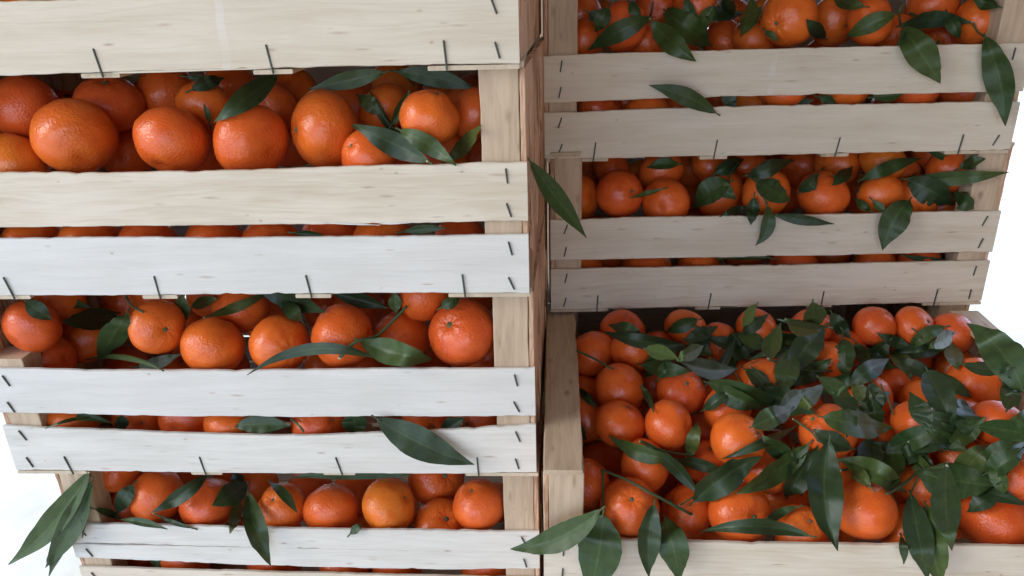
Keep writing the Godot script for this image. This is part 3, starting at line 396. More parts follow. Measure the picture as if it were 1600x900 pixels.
	["3R","",0,0.0173,-.376,.719,-.585,[.2121,-.3497,-.1704,.2181,-.3449,-.1702,.2249,-.3416,-.1720,.2328,-.3405,-.1770,.2394,-.3370,-.1763,.2451,-.3320,-.1719,.2521,-.3296,-.1714],"green leaf near the back of the open front crate, seventh from left"],
	["3R","",0,0.0229,.347,.923,-.166,[.1751,-.3228,-.0749,.1844,-.3195,-.0616,.1944,-.3184,-.0523,.2059,-.3207,-.0491,.2215,-.3316,-.0603,.2378,-.3428,-.0717,.2545,-.3541,-.0831],"green leaf just before the middle of the open front crate, fifth from left"],
	["3R","",0,0.0249,.921,-.104,.374,[.2807,-.3243,-.1498,.2735,-.3254,-.1339,.2667,-.3262,-.1180,.2603,-.3272,-.1028,.2578,-.3338,-.0982,.2559,-.3411,-.0947,.2564,-.3523,-.0979],"green leaf just behind the middle of the open front crate, sixth from left"],
	["3R","",0,0.0175,-.351,.405,-.844,[.1884,-.2988,.0418,.1906,-.2889,.0528,.1925,-.2790,.0638,.1942,-.2691,.0748,.2039,-.2743,.0613,.2138,-.2794,.0476,.2239,-.2843,.0340],"green leaf near the front of the open front crate, fourth from left"],
	["3R","",0,0.0097,.427,.889,-.162,[.0506,-.3583,-.1245,.0533,-.3543,-.1111,.0557,-.3502,-.0978,.0584,-.3512,-.0932,.0611,-.3529,-.0895,.0637,-.3555,-.0872,.0662,-.3588,-.0858],"green leaf just before the middle of the open front crate, first from left"],
	["3R","",0,0.0146,.661,.543,-.519,[.0397,-.3719,-.0750,.0424,-.3733,-.0727,.0450,-.3751,-.0709,.0477,-.3775,-.0699,.0503,-.3804,-.0696,.0528,-.3840,-.0703,.0554,-.3888,-.0726],"broad green leaf near the front of the open front crate, first from left"],
	["3R","",0,0.0106,.578,-.621,.529,[.1694,-.1695,.0824,.1716,-.1779,.0705,.1736,-.1863,.0587,.1754,-.1947,.0469,.1769,-.2032,.0352,.1783,-.2117,.0235,.1795,-.2203,.0118],"narrow green leaf at the very back of the open front crate, sixth from left"],
	["3R","",0,0.0083,.201,-.886,.418,[.2910,-.3353,-.1809,.2782,-.3301,-.1672,.2659,-.3252,-.1534,.2539,-.3206,-.1395,.2424,-.3164,-.1254,.2339,-.3172,-.1204,.2275,-.3216,-.1214],"narrow green leaf near the back of the open front crate, eighth from left"],
	["3R","",0,0.0145,-.771,-.633,-.075,[.2832,-.2971,.0179,.2740,-.2873,.0295,.2650,-.2775,.0411,.2561,-.2677,.0527,.2474,-.2581,.0644,.2389,-.2485,.0761,.2354,-.2458,.0761],"narrow green leaf just before the middle of the open front crate, thirteenth from left"],
	["3R","",0,0.0182,-.587,.448,-.675,[.2521,-.3529,-.0618,.2538,-.3404,-.0519,.2553,-.3282,-.0418,.2577,-.3178,-.0343,.2685,-.3206,-.0489,.2797,-.3234,-.0635,.2913,-.3262,-.0781],"green leaf just before the middle of the open front crate, eleventh from left"],
	["3R","",0,0.0148,-.429,.685,-.589,[.3038,-.3784,-.0233,.3130,-.3802,-.0323,.3199,-.3787,-.0359,.3246,-.3738,-.0344,.3294,-.3692,-.0328,.3350,-.3660,-.0328,.3416,-.3642,-.0343],"green leaf at the very front of the open front crate, twelfth from left"],
	["3R","",0,0.0202,-.273,.268,-.924,[.4003,-.3591,.0229,.4009,-.3505,.0296,.4032,-.3439,.0332,.4069,-.3387,.0345,.4117,-.3349,.0336,.4182,-.3325,.0301,.4274,-.3326,.0226],"broad green leaf at the very front of the open front crate, twenty-seventh from left"],
	["3R","",0,0.0077,-.938,-.322,.126,[.1162,-.3296,-.0354,.1161,-.3312,-.0464,.1162,-.3345,-.0602,.1159,-.3374,-.0735,.1146,-.3372,-.0816,.1124,-.3341,-.0843,.1097,-.3302,-.0857],"narrow green leaf just before the middle of the open front crate, second from left"],
	["3R","",0,0.0196,-.517,.750,-.413,[.2735,-.3477,-.1161,.2845,-.3503,-.1295,.2937,-.3497,-.1376,.3009,-.3461,-.1403,.3059,-.3394,-.1376,.3115,-.3336,-.1365,.3180,-.3292,-.1381],"green leaf just behind the middle of the open front crate, eighth from left"],
	["3R","",0,0.0176,-.143,.787,-.601,[.3548,-.3639,-.0234,.3572,-.3569,-.0161,.3617,-.3528,-.0127,.3674,-.3505,-.0114,.3739,-.3496,-.0114,.3830,-.3518,-.0156,.3923,-.3543,-.0197],"green leaf at the very front of the open front crate, eighteenth from left"],
	["3R","",0,0.0197,.566,.661,-.492,[.3594,-.3370,-.1757,.3668,-.3420,-.1760,.3761,-.3487,-.1801,.3831,-.3523,-.1789,.3877,-.3527,-.1723,.3896,-.3498,-.1605,.3933,-.3485,-.1522],"green leaf near the back of the open front crate, fourteenth from left"],
	["3R","",0,0.0187,.427,-.854,.298,[.2261,-.3462,-.1713,.2210,-.3464,-.1648,.2164,-.3478,-.1602,.2122,-.3496,-.1562,.2067,-.3486,-.1469,.2003,-.3450,-.1329,.1959,-.3456,-.1264],"green leaf just behind the middle of the open front crate, fifth from left"],
	["3R","",0,0.0194,-.444,-.686,.577,[.2604,-.3314,-.1733,.2531,-.3274,-.1696,.2467,-.3246,-.1689,.2411,-.3228,-.1703,.2359,-.3216,-.1734,.2314,-.3212,-.1788,.2278,-.3224,-.1877],"broad green leaf at the very back of the open front crate, seventh from left"],
	["3R","",0,0.0145,-.829,-.534,.165,[.3656,-.3706,.0072,.3630,-.3685,.0037,.3608,-.3671,-.0006,.3596,-.3667,-.0066,.3609,-.3695,-.0175,.3594,-.3687,-.0232,.3555,-.3648,-.0247],"green leaf at the very front of the open front crate, seventeenth from left"],
	["3R","",0,0.0195,-.499,.681,-.536,[.3237,-.3361,-.0955,.3285,-.3300,-.0946,.3340,-.3249,-.0950,.3420,-.3229,-.1006,.3545,-.3260,-.1151,.3674,-.3292,-.1296,.3807,-.3325,-.1441],"green leaf just behind the middle of the open front crate, tenth from left"],
	["3R","",0,0.0167,-.837,-.544,-.056,[.3376,-.3536,-.0750,.3344,-.3482,-.0765,.3318,-.3437,-.0793,.3298,-.3401,-.0836,.3283,-.3373,-.0893,.3271,-.3349,-.0959,.3290,-.3368,-.1101],"green leaf just before the middle of the open front crate, fourteenth from left"],
	["3R","",0,0.0188,-.089,.540,-.837,[.3476,-.3813,-.0276,.3502,-.3748,-.0225,.3503,-.3653,-.0126,.3562,-.3636,-.0136,.3623,-.3621,-.0148,.3673,-.3594,-.0139,.3740,-.3589,-.0160],"broad green leaf at the very front of the open front crate, fifteenth from left"],
	["3R","",0,0.0153,-.451,-.832,.324,[.3970,-.3532,-.0181,.3931,-.3511,-.0218,.3859,-.3459,-.0202,.3770,-.3394,-.0158,.3709,-.3365,-.0162,.3651,-.3345,-.0174,.3597,-.3335,-.0196],"green leaf near the front of the open front crate, tenth from left"],
	["3R","",0,0.0225,-.982,.023,-.188,[.4085,-.3476,-.0202,.4052,-.3418,-.0213,.4029,-.3365,-.0236,.4023,-.3326,-.0282,.4057,-.3323,-.0390,.4117,-.3340,-.0538,.4181,-.3354,-.0687],"green leaf near the front of the open front crate, thirteenth from left"],
	["3R","",0,0.0192,-.650,.625,-.432,[.4110,-.3378,.0149,.4177,-.3354,.0094,.4278,-.3362,-.0014,.4340,-.3332,-.0071,.4380,-.3282,-.0098,.4423,-.3234,-.0134,.4516,-.3231,-.0249],"green leaf near the front of the open front crate, fifteenth from left"],
	["3R","",0,0.0165,.398,.857,-.328,[.3989,-.3447,-.1674,.4004,-.3420,-.1535,.4054,-.3427,-.1467,.4119,-.3447,-.1431,.4194,-.3474,-.1411,.4344,-.3574,-.1529,.4498,-.3674,-.1648],"green leaf just behind the middle of the open front crate, twelfth from left"],
	["3R","",0,0.0185,-.700,-.714,-.000,[.2447,-.3685,-.0088,.2386,-.3634,-.0076,.2335,-.3596,-.0086,.2279,-.3546,-.0080,.2207,-.3460,-.0022,.2137,-.3374,.0036,.2094,-.3340,.0014],"green leaf at the very front of the open front crate, sixth from left"],
	["3R","",0,0.0173,-.460,-.615,.641,[.2919,-.3493,-.0015,.2842,-.3451,.0013,.2779,-.3423,.0014,.2723,-.3401,-.0000,.2673,-.3382,-.0027,.2629,-.3367,-.0065,.2592,-.3356,-.0118],"green leaf near the front of the open front crate, fifth from left"],
	["3R","",0,0.0186,-.724,.640,-.258,[.3858,-.3591,-.0163,.3906,-.3533,-.0167,.3964,-.3488,-.0187,.4035,-.3457,-.0228,.4074,-.3391,-.0216,.4106,-.3320,-.0193,.4155,-.3267,-.0197],"green leaf near the front of the open front crate, fourteenth from left"],
	["3R","",0,0.0178,.583,.813,.000,[.3550,-.3715,.0060,.3581,-.3730,.0114,.3622,-.3753,.0151,.3672,-.3784,.0174,.3729,-.3818,.0187,.3819,-.3888,.0149,.3944,-.3998,.0057],"green leaf at the very front of the open front crate, nineteenth from left"],
	["3R","",0,0.0174,.190,-.329,.925,[.4054,-.3632,.0355,.4063,-.3727,.0298,.4035,-.3782,.0291,.3985,-.3812,.0314,.3945,-.3854,.0317,.3916,-.3910,.0300,.3896,-.3977,.0265],"green leaf at the very front of the open front crate, twenty-second from left"],
	["3R","",0,0.0148,-.746,-.648,.152,[.2957,-.3617,.0384,.2938,-.3604,.0339,.2920,-.3596,.0288,.2921,-.3618,.0194,.2938,-.3667,.0062,.2953,-.3716,-.0071,.2963,-.3761,-.0199],"green leaf at the very front of the open front crate, ninth from left"],
	["3R","",0,0.0137,-.537,.552,-.638,[.1690,-.3419,-.0557,.1721,-.3360,-.0515,.1755,-.3312,-.0493,.1792,-.3275,-.0490,.1833,-.3247,-.0503,.1878,-.3229,-.0534,.1928,-.3221,-.0585],"green leaf just before the middle of the open front crate, third from left"],
	["3R","",0,0.0186,.437,-.840,.323,[.2471,-.3361,-.0958,.2422,-.3396,-.0940,.2371,-.3424,-.0908,.2306,-.3422,-.0822,.2227,-.3390,-.0682,.2150,-.3356,-.0540,.2099,-.3369,-.0474],"green leaf just before the middle of the open front crate, seventh from left"],
	["3R","",0,0.0136,.294,.948,-.125,[.2433,-.2608,.0268,.2426,-.2566,.0403,.2418,-.2522,.0537,.2408,-.2476,.0670,.2398,-.2428,.0802,.2493,-.2522,.0685,.2590,-.2617,.0567],"green leaf just before the middle of the open front crate, twelfth from left"],
	["3R","",0,0.0127,-.186,.908,-.375,[.1175,-.2190,.0715,.1184,-.2110,.0834,.1236,-.2148,.0726,.1294,-.2198,.0592,.1354,-.2248,.0458,.1415,-.2297,.0323,.1479,-.2346,.0188],"narrow green leaf near the back of the open front crate, third from left"],
	["3R","",0,0.0142,-.375,-.883,.283,[.4166,-.3356,-.1804,.4109,-.3348,-.1819,.4052,-.3333,-.1830,.3969,-.3288,-.1788,.3885,-.3236,-.1742,.3827,-.3206,-.1746,.3776,-.3177,-.1764],"green leaf at the very back of the open front crate, fifteenth from left"],
	["3R","",0,0.0149,-.671,.692,-.266,[.1294,-.3256,-.0905,.1313,-.3210,-.0885,.1333,-.3171,-.0879,.1356,-.3145,-.0898,.1387,-.3145,-.0967,.1429,-.3181,-.1106,.1471,-.3215,-.1246],"green leaf just behind the middle of the open front crate, first from left"],
	["3R","",0,0.0174,.546,-.544,.637,[.2984,-.3292,-.1846,.2947,-.3339,-.1852,.2891,-.3359,-.1807,.2840,-.3387,-.1782,.2793,-.3420,-.1772,.2749,-.3459,-.1774,.2708,-.3503,-.1790],"green leaf near the back of the open front crate, tenth from left"],
	["3R","",0,0.0150,-.223,-.895,.386,[.1146,-.2992,-.1407,.1090,-.2972,-.1406,.1035,-.2960,-.1418,.0980,-.2954,-.1440,.0935,-.2998,-.1563,.0888,-.3046,-.1692,.0839,-.3094,-.1821],"green leaf at the very back of the open front crate, first from left"],
	["3R","",0,0.0177,.453,-.864,.222,[.1836,-.3053,-.1855,.1770,-.3060,-.1819,.1710,-.3077,-.1804,.1652,-.3102,-.1804,.1598,-.3136,-.1819,.1545,-.3176,-.1846,.1503,-.3248,-.1936],"green leaf at the very back of the open front crate, third from left"],
	["3R","",0,0.0162,-.511,.501,-.698,[.2328,-.3186,-.1798,.2363,-.3135,-.1771,.2402,-.3092,-.1759,.2445,-.3057,-.1762,.2493,-.3029,-.1778,.2547,-.3009,-.1811,.2610,-.3004,-.1873],"green leaf at the very back of the open front crate, eighth from left"],
	["3R","",0,0.0143,.648,.761,-.017,[.1929,-.1821,.0822,.2009,-.1901,.0699,.2093,-.1981,.0576,.2179,-.2059,.0452,.2268,-.2137,.0327,.2360,-.2212,.0202,.2455,-.2286,.0076],"narrow green leaf at the very back of the open front crate, twelfth from left"],
	["3R","",0,0.0176,.817,.548,-.177,[.3339,-.3031,-.1958,.3345,-.3054,-.1882,.3368,-.3092,-.1844,.3434,-.3175,-.1907,.3481,-.3231,-.1915,.3508,-.3259,-.1869,.3538,-.3286,-.1828],"broad green leaf at the very back of the open front crate, fourteenth from left"],
	["3R","",0,0.0187,-.535,.719,-.444,[.2122,-.3363,-.1757,.2166,-.3332,-.1773,.2216,-.3309,-.1802,.2270,-.3296,-.1844,.2312,-.3258,-.1831,.2345,-.3205,-.1782,.2386,-.3167,-.1756],"broad green leaf near the back of the open front crate, sixth from left"],
	["3R","",0,0.0129,.242,-.872,.425,[.3529,-.2267,.0128,.3421,-.2222,.0267,.3314,-.2176,.0406,.3209,-.2131,.0544,.3106,-.2085,.0682,.3004,-.2039,.0820,.3042,-.2122,.0701],"narrow green leaf near the back of the open front crate, eighteenth from left"],
	["3R","",0,0.0136,.354,.845,-.401,[.1028,-.2475,-.0011,.1056,-.2423,.0118,.1083,-.2371,.0247,.1107,-.2320,.0376,.1129,-.2268,.0505,.1149,-.2216,.0634,.1166,-.2165,.0764],"narrow green leaf near the back of the open front crate, second from left"],
	["3R","",0,0.0162,-.185,.541,-.820,[.3998,-.3838,.0127,.4029,-.3776,.0150,.4027,-.3678,.0226,.4006,-.3565,.0327,.4038,-.3511,.0350,.4075,-.3465,.0366,.4123,-.3431,.0367],"green leaf at the very front of the open front crate, twenty-third from left"],
	["3R","",0,0.0152,.827,.552,.103,[.3580,-.3317,-.1794,.3602,-.3356,-.1749,.3598,-.3367,-.1649,.3571,-.3353,-.1502,.3543,-.3338,-.1355,.3512,-.3321,-.1209,.3479,-.3303,-.1063],"narrow green leaf near the back of the open front crate, thirteenth from left"],
	["3R","",0,0.0172,-.899,-.350,.264,[.1931,-.3450,-.1801,.1921,-.3380,-.1799,.1910,-.3324,-.1817,.1885,-.3254,-.1803,.1855,-.3186,-.1786,.1823,-.3131,-.1790,.1787,-.3086,-.1807],"green leaf at the very back of the open front crate, fourth from left"],
	["3R","",0,0.0202,-.806,-.098,-.584,[.2932,-.3432,-.1503,.2940,-.3351,-.1474,.2953,-.3283,-.1470,.2976,-.3230,-.1499,.3011,-.3198,-.1571,.3062,-.3190,-.1697,.3091,-.3153,-.1769],"green leaf near the back of the open front crate, twelfth from left"],
	["3R","",0,0.0142,-.787,.038,-.616,[.4091,-.2982,.0161,.4020,-.2863,.0267,.3946,-.2746,.0375,.3868,-.2630,.0483,.3787,-.2516,.0592,.3702,-.2404,.0702,.3615,-.2293,.0812],"narrow green leaf just before the middle of the open front crate, twenty-first from left"],
	["3R","",0,0.0217,.098,-.990,.100,[.3154,-.3213,-.1747,.3068,-.3233,-.1756,.2993,-.3266,-.1796,.2916,-.3298,-.1836,.2819,-.3302,-.1821,.2712,-.3288,-.1776,.2601,-.3265,-.1713],"green leaf at the very back of the open front crate, eleventh from left"],
	["3R","",0,0.0210,.982,.184,.030,[.4042,-.3489,-.1908,.4033,-.3461,-.1768,.4015,-.3437,-.1625,.4017,-.3445,-.1536,.4024,-.3470,-.1471,.4031,-.3506,-.1419,.4038,-.3553,-.1376],"green leaf just behind the middle of the open front crate, eleventh from left"],
	["3R","",0,0.0164,.215,.740,-.637,[.1978,-.3267,-.1854,.2037,-.3283,-.1806,.2102,-.3300,-.1782,.2173,-.3318,-.1781,.2252,-.3339,-.1807,.2324,-.3335,-.1802,.2384,-.3300,-.1755],"green leaf near the back of the open front crate, fifth from left"],
	["3R","",0,0.0196,.992,-.123,.026,[.2985,-.3299,-.1684,.2933,-.3305,-.1581,.2900,-.3335,-.1525,.2882,-.3386,-.1509,.2881,-.3462,-.1537,.2909,-.3580,-.1642,.2937,-.3700,-.1745],"green leaf near the back of the open front crate, eleventh from left"],
	["3R","",0,0.0159,-.962,.042,-.271,[.2054,-.2500,.0127,.2017,-.2385,.0233,.1984,-.2274,.0341,.1956,-.2166,.0449,.1933,-.2062,.0560,.1913,-.1962,.0671,.1898,-.1864,.0783],"narrow green leaf near the back of the open front crate, ninth from left"],
	["3R","",0,0.0209,-.421,-.796,.434,[.3378,-.3840,.0139,.3225,-.3683,.0234,.3072,-.3539,.0332,.3010,-.3542,.0245,.2964,-.3586,.0114,.2888,-.3604,.0034,.2782,-.3595,.0009],"green leaf at the very front of the open front crate, eleventh from left"],
	["3R","",0,0.0179,-.110,.803,-.586,[.1187,-.2193,.0763,.1282,-.2291,.0646,.1382,-.2381,.0526,.1486,-.2463,.0403,.1594,-.2536,.0276,.1708,-.2601,.0145,.1826,-.2655,.0009],"narrow green leaf just behind the middle of the open front crate, third from left"],
	["3R","",0,0.0322,-.369,-.521,.770,[.4031,-.3636,.0340,.3990,-.3711,.0221,.3916,-.3747,.0147,.3808,-.3743,.0122,.3670,-.3698,.0148,.3568,-.3693,.0111,.3491,-.3719,.0026],"broad green leaf at the very front of the open front crate, twentieth from left"],
	["3R","",0,0.0111,.590,.555,.586,[.3842,-.2575,.0397,.3792,-.2530,.0533,.3735,-.2486,.0670,.3672,-.2443,.0807,.3771,-.2549,.0694,.3865,-.2659,.0583,.3955,-.2774,.0473],"green leaf just before the middle of the open front crate, twenty-second from left"],
	["3R","",0,0.0156,.681,.497,.538,[.4029,-.3472,.0216,.4023,-.3474,.0291,.4021,-.3489,.0349,.4025,-.3520,.0388,.4035,-.3565,.0410,.4053,-.3629,.0411,.4093,-.3728,.0371],"broad green leaf at the very front of the open front crate, twenty-fifth from left"],
	["3R","",0,0.0237,.917,-.166,.363,[.3247,-.3638,-.0402,.3233,-.3680,-.0346,.3213,-.3715,-.0279,.3167,-.3712,-.0162,.3106,-.3689,-.0017,.3044,-.3662,.0127,.2981,-.3634,.0271],"green leaf at the very front of the open front crate, tenth from left"],
	["3R","",0,0.0291,-.918,.340,-.203,[.2415,-.4037,-.0027,.2416,-.3876,.0055,.2462,-.3804,.0019,.2524,-.3760,-.0052,.2574,-.3689,-.0085,.2605,-.3584,-.0067,.2625,-.3462,-.0019],"green leaf at the very front of the open front crate, eighth from left"],
	["3R","",0,0.0157,-.485,-.869,.103,[.3649,-.3713,.0091,.3608,-.3692,.0055,.3575,-.3678,.0006,.3553,-.3675,-.0062,.3567,-.3715,-.0198,.3558,-.3723,-.0291,.3522,-.3693,-.0334],"green leaf at the very front of the open front crate, sixteenth from left"],
	["3R","",0,0.0179,-.220,-.944,.246,[.4102,-.3414,-.0213,.4027,-.3407,-.0258,.3919,-.3369,-.0248,.3780,-.3301,-.0183,.3686,-.3284,-.0195,.3601,-.3282,-.0224,.3528,-.3297,-.0278],"green leaf near the front of the open front crate, eleventh from left"],
	["3R","",0,0.0191,-.724,.469,-.507,[.2657,-.3484,-.1068,.2659,-.3400,-.1047,.2729,-.3418,-.1194,.2809,-.3442,-.1340,.2879,-.3443,-.1431,.2940,-.3421,-.1465,.2989,-.3377,-.1443],"green leaf just behind the middle of the open front crate, seventh from left"],
	["3R","",0,0.0213,.714,.565,.414,[.3386,-.3426,-.0787,.3397,-.3488,-.0759,.3407,-.3551,-.0730,.3390,-.3580,-.0649,.3346,-.3575,-.0516,.3321,-.3596,-.0425,.3313,-.3639,-.0371],"green leaf near the front of the open front crate, eighth from left"],
	["3R","",0,0.0161,.550,-.620,.560,[.4528,-.3144,-.1832,.4435,-.3158,-.1803,.4338,-.3170,-.1750,.4272,-.3213,-.1743,.4220,-.3272,-.1747,.4195,-.3361,-.1793,.4170,-.3454,-.1824],"green leaf at the very back of the open front crate, sixteenth from left"],
	["3R","",0,0.0174,.820,.494,-.288,[.2213,-.3280,-.1123,.2257,-.3282,-.1049,.2300,-.3305,-.1000,.2338,-.3342,-.0963,.2372,-.3392,-.0938,.2402,-.3456,-.0924,.2437,-.3553,-.0952],"green leaf just before the middle of the open front crate, sixth from left"],
	["3R","",0,0.0184,-.816,-.565,-.121,[.3660,-.3372,-.0157,.3635,-.3325,-.0186,.3616,-.3285,-.0228,.3602,-.3253,-.0281,.3595,-.3229,-.0349,.3604,-.3222,-.0448,.3635,-.3242,-.0593],"green leaf just before the middle of the open front crate, seventeenth from left"],
	["3R","",0,0.0256,.447,.812,-.375,[.2323,-.3416,-.0937,.2395,-.3412,-.0848,.2449,-.3379,-.0713,.2499,-.3345,-.0578,.2546,-.3310,-.0444,.2590,-.3273,-.0309,.2638,-.3247,-.0195],"green leaf just before the middle of the open front crate, ninth from left"],
	["3R","",0,0.0155,-.491,-.789,.369,[.3989,-.3568,-.0099,.3940,-.3561,-.0138,.3895,-.3554,-.0181,.3820,-.3510,-.0174,.3728,-.3441,-.0135,.3666,-.3401,-.0145,.3614,-.3367,-.0170],"green leaf near the front of the open front crate, twelfth from left"],
	["3R","",0,0.0152,.446,-.770,.456,[.2459,-.2950,-.0103,.2359,-.2908,.0037,.2266,-.2868,.0177,.2179,-.2832,.0318,.2100,-.2798,.0460,.2027,-.2767,.0603,.1960,-.2737,.0746],"narrow green leaf just before the middle of the open front crate, tenth from left"],
	["3R","",0,0.0130,.935,-.239,.262,[.3003,-.3265,-.0419,.2962,-.3243,-.0275,.2926,-.3234,-.0157,.2913,-.3266,-.0109,.2896,-.3300,-.0065,.2878,-.3340,-.0032,.2857,-.3386,-.0008],"green leaf near the front of the open front crate, sixth from left"],
	["3R","",0,0.0145,-.016,-.873,.488,[.2729,-.3536,-.0962,.2664,-.3568,-.0969,.2599,-.3591,-.0980,.2517,-.3573,-.0943,.2437,-.3550,-.0916,.2369,-.3538,-.0927,.2306,-.3525,-.0957],"green leaf just before the middle of the open front crate, eighth from left"],
	["3R","",0,0.0193,-.662,.662,-.350,[.3319,-.3658,-.0803,.3336,-.3577,-.0775,.3366,-.3514,-.0766,.3408,-.3465,-.0771,.3460,-.3429,-.0788,.3523,-.3406,-.0817,.3610,-.3410,-.0886],"green leaf just before the middle of the open front crate, sixteenth from left"],
	["3R","",0,0.0171,.193,.878,-.438,[.3884,-.3143,.0170,.3901,-.3077,.0293,.3914,-.3013,.0418,.3922,-.2951,.0543,.3925,-.2890,.0670,.3924,-.2831,.0797,.4041,-.2884,.0758],"green leaf near the front of the open front crate, sixteenth from left"],
	["3R","",0,0.0213,.402,.912,.077,[.1796,-.3241,-.0721,.1846,-.3217,-.0581,.1910,-.3225,-.0507,.1986,-.3251,-.0473,.2067,-.3281,-.0455,.2180,-.3369,-.0539,.2307,-.3472,-.0655],"green leaf just before the middle of the open front crate, fourth from left"],
	["3R","",0,0.0157,-.367,.767,-.526,[.2577,-.3335,-.1727,.2682,-.3358,-.1773,.2774,-.3356,-.1798,.2856,-.3332,-.1808,.2937,-.3304,-.1838,.2995,-.3238,-.1817,.3043,-.3155,-.1791],"green leaf at the very back of the open front crate, tenth from left"],
	["3R","",0,0.0121,.369,.835,-.409,[.3648,-.2551,.0144,.3644,-.2501,.0275,.3637,-.2446,.0404,.3628,-.2386,.0532,.3615,-.2321,.0657,.3600,-.2252,.0781,.3662,-.2244,.0782],"narrow green leaf just behind the middle of the open front crate, thirteenth from left"],
	["1R","",0,0.0172,.874,-.478,.092,[.0814,.0225,-.2469,.0790,.0188,-.2431,.0766,.0151,-.2406,.0745,.0112,-.2404,.0725,.0072,-.2421,.0706,.0030,-.2458,.0693,-.0020,-.2589],"broad green leaf among mandarins in the top right crate, first from left"],
	["1R","",0,0.0185,.683,-.648,.336,[.1672,-.0019,-.3257,.1599,-.0027,-.3098,.1542,-.0043,-.3031,.1482,-.0057,-.2933,.1415,-.0067,-.2776,.1366,-.0087,-.2739,.1319,-.0108,-.2710],"green leaf among mandarins in the top right crate, fourth from left"],
	["1R","",0,0.0164,.806,-.531,.260,[.1947,.0200,-.2727,.1918,.0159,-.2708,.1891,.0118,-.2700,.1867,.0075,-.2709,.1847,.0031,-.2734,.1830,-.0015,-.2779,.1829,-.0068,-.2909],"green leaf among mandarins in the top right crate, seventh from left"],
	["1R","",0,0.0164,-.393,.793,-.465,[.2308,-.0012,-.2905,.2340,.0016,-.2886,.2370,.0046,-.2866,.2382,.0082,-.2782,.2377,.0122,-.2646,.2402,.0156,-.2639,.2434,.0191,-.2665],"green leaf among mandarins in the top right crate, eleventh from left"],
	["1R","",0,0.0147,-.640,-.755,-.141,[.3221,-.0167,-.2917,.3142,-.0126,-.2804,.3057,-.0083,-.2665,.2974,-.0040,-.2527,.2910,-.0001,-.2440,.2865,.0035,-.2406,.2824,.0070,-.2385],"narrow green leaf among mandarins in the top right crate, thirteenth from left"],
	["1R","",0,0.0162,-.332,-.943,-.035,[.3420,.0175,-.2483,.3382,.0182,-.2530,.3344,.0191,-.2583,.3338,.0199,-.2723,.3332,.0211,-.2865,.3302,.0228,-.2944,.3265,.0249,-.3006],"green leaf among mandarins in the top right crate, fourteenth from left"],
	["1R","",0,0.0159,.158,-.987,.021,[.4257,-.0127,-.2963,.4141,-.0130,-.2804,.4054,-.0140,-.2704,.3942,-.0146,-.2544,.3834,-.0153,-.2383,.3778,-.0172,-.2341,.3742,-.0196,-.2341],"narrow green leaf among mandarins in the top right crate, sixteenth from left"],
	["1R","",0,0.0151,.660,.591,.465,[.4482,.0066,-.2938,.4477,.0027,-.2864,.4464,-.0011,-.2774,.4474,-.0051,-.2732,.4495,-.0093,-.2714,.4528,-.0137,-.2721,.4571,-.0184,-.2747],"green leaf among mandarins in the top right crate, seventeenth from left"],
	["1R","",0,0.0174,-.246,-.954,-.170,[.4753,.0143,-.2468,.4744,.0153,-.2538,.4733,.0164,-.2605,.4728,.0177,-.2685,.4696,.0195,-.2713,.4671,.0213,-.2755,.4671,.0232,-.2845],"green leaf among mandarins in the top right crate, eighteenth from left"],
	["2R","",0,0.0158,.094,-.815,.572,[.1697,-.1523,-.2876,.1628,-.1511,-.2836,.1563,-.1508,-.2817,.1501,-.1511,-.2812,.1441,-.1521,-.2818,.1384,-.1537,-.2837,.1328,-.1561,-.2870],"green leaf among mandarins in the middle right crate, second from left"],
	["2R","",0,0.0192,-.745,.664,.058,[.3030,-.1797,-.2575,.3050,-.1750,-.2528,.3072,-.1708,-.2497,.3101,-.1670,-.2487,.3134,-.1635,-.2496,.3173,-.1605,-.2528,.3222,-.1581,-.2588],"broad green leaf among mandarins in the middle right crate, eighth from left"],
	["2R","",0,0.0149,.775,-.381,.505,[.3737,-.1635,-.3025,.3649,-.1636,-.2869,.3560,-.1633,-.2714,.3471,-.1628,-.2560,.3411,-.1642,-.2486,.3365,-.1664,-.2449,.3323,-.1688,-.2428],"narrow green leaf among mandarins in the middle right crate, ninth from left"],
	["2R","",0,0.0176,-.549,.784,-.289,[.4558,-.1772,-.2681,.4616,-.1755,-.2706,.4642,-.1722,-.2672,.4670,-.1688,-.2644,.4702,-.1657,-.2625,.4736,-.1626,-.2614,.4773,-.1595,-.2610],"broad green leaf among mandarins in the middle right crate, thirteenth from left"],
	["2R","",0,0.0179,.628,.756,-.185,[.2076,-.1722,-.2858,.2116,-.1742,-.2795,.2159,-.1767,-.2751,.2204,-.1797,-.2720,.2251,-.1831,-.2701,.2300,-.1869,-.2694,.2352,-.1913,-.2700],"green leaf among mandarins in the middle right crate, fourth from left"],
	["2R","",0,0.0143,-.131,.858,-.497,[.4771,-.1555,-.2621,.4802,-.1528,-.2605,.4801,-.1489,-.2528,.4797,-.1451,-.2443,.4821,-.1429,-.2408,.4853,-.1412,-.2387,.4904,-.1405,-.2397],"green leaf among mandarins in the middle right crate, sixteenth from left"],
	["2L","",0,0.0130,-.299,.954,.008,[-.2806,-.0255,-.0475,-.2765,-.0237,-.0492,-.2728,-.0222,-.0516,-.2696,-.0210,-.0552,-.2661,-.0201,-.0586,-.2671,-.0206,-.0727,-.2682,-.0213,-.0875],"green leaf among mandarins in the second left crate, fourth from left"],
	["2L","",0,0.0138,.538,.843,-.001,[-.1468,-.0377,-.0768,-.1409,-.0391,-.0677,-.1365,-.0414,-.0645,-.1325,-.0439,-.0622,-.1289,-.0468,-.0609,-.1255,-.0498,-.0605,-.1225,-.0532,-.0612],"green leaf among mandarins in the second left crate, seventh from left"],
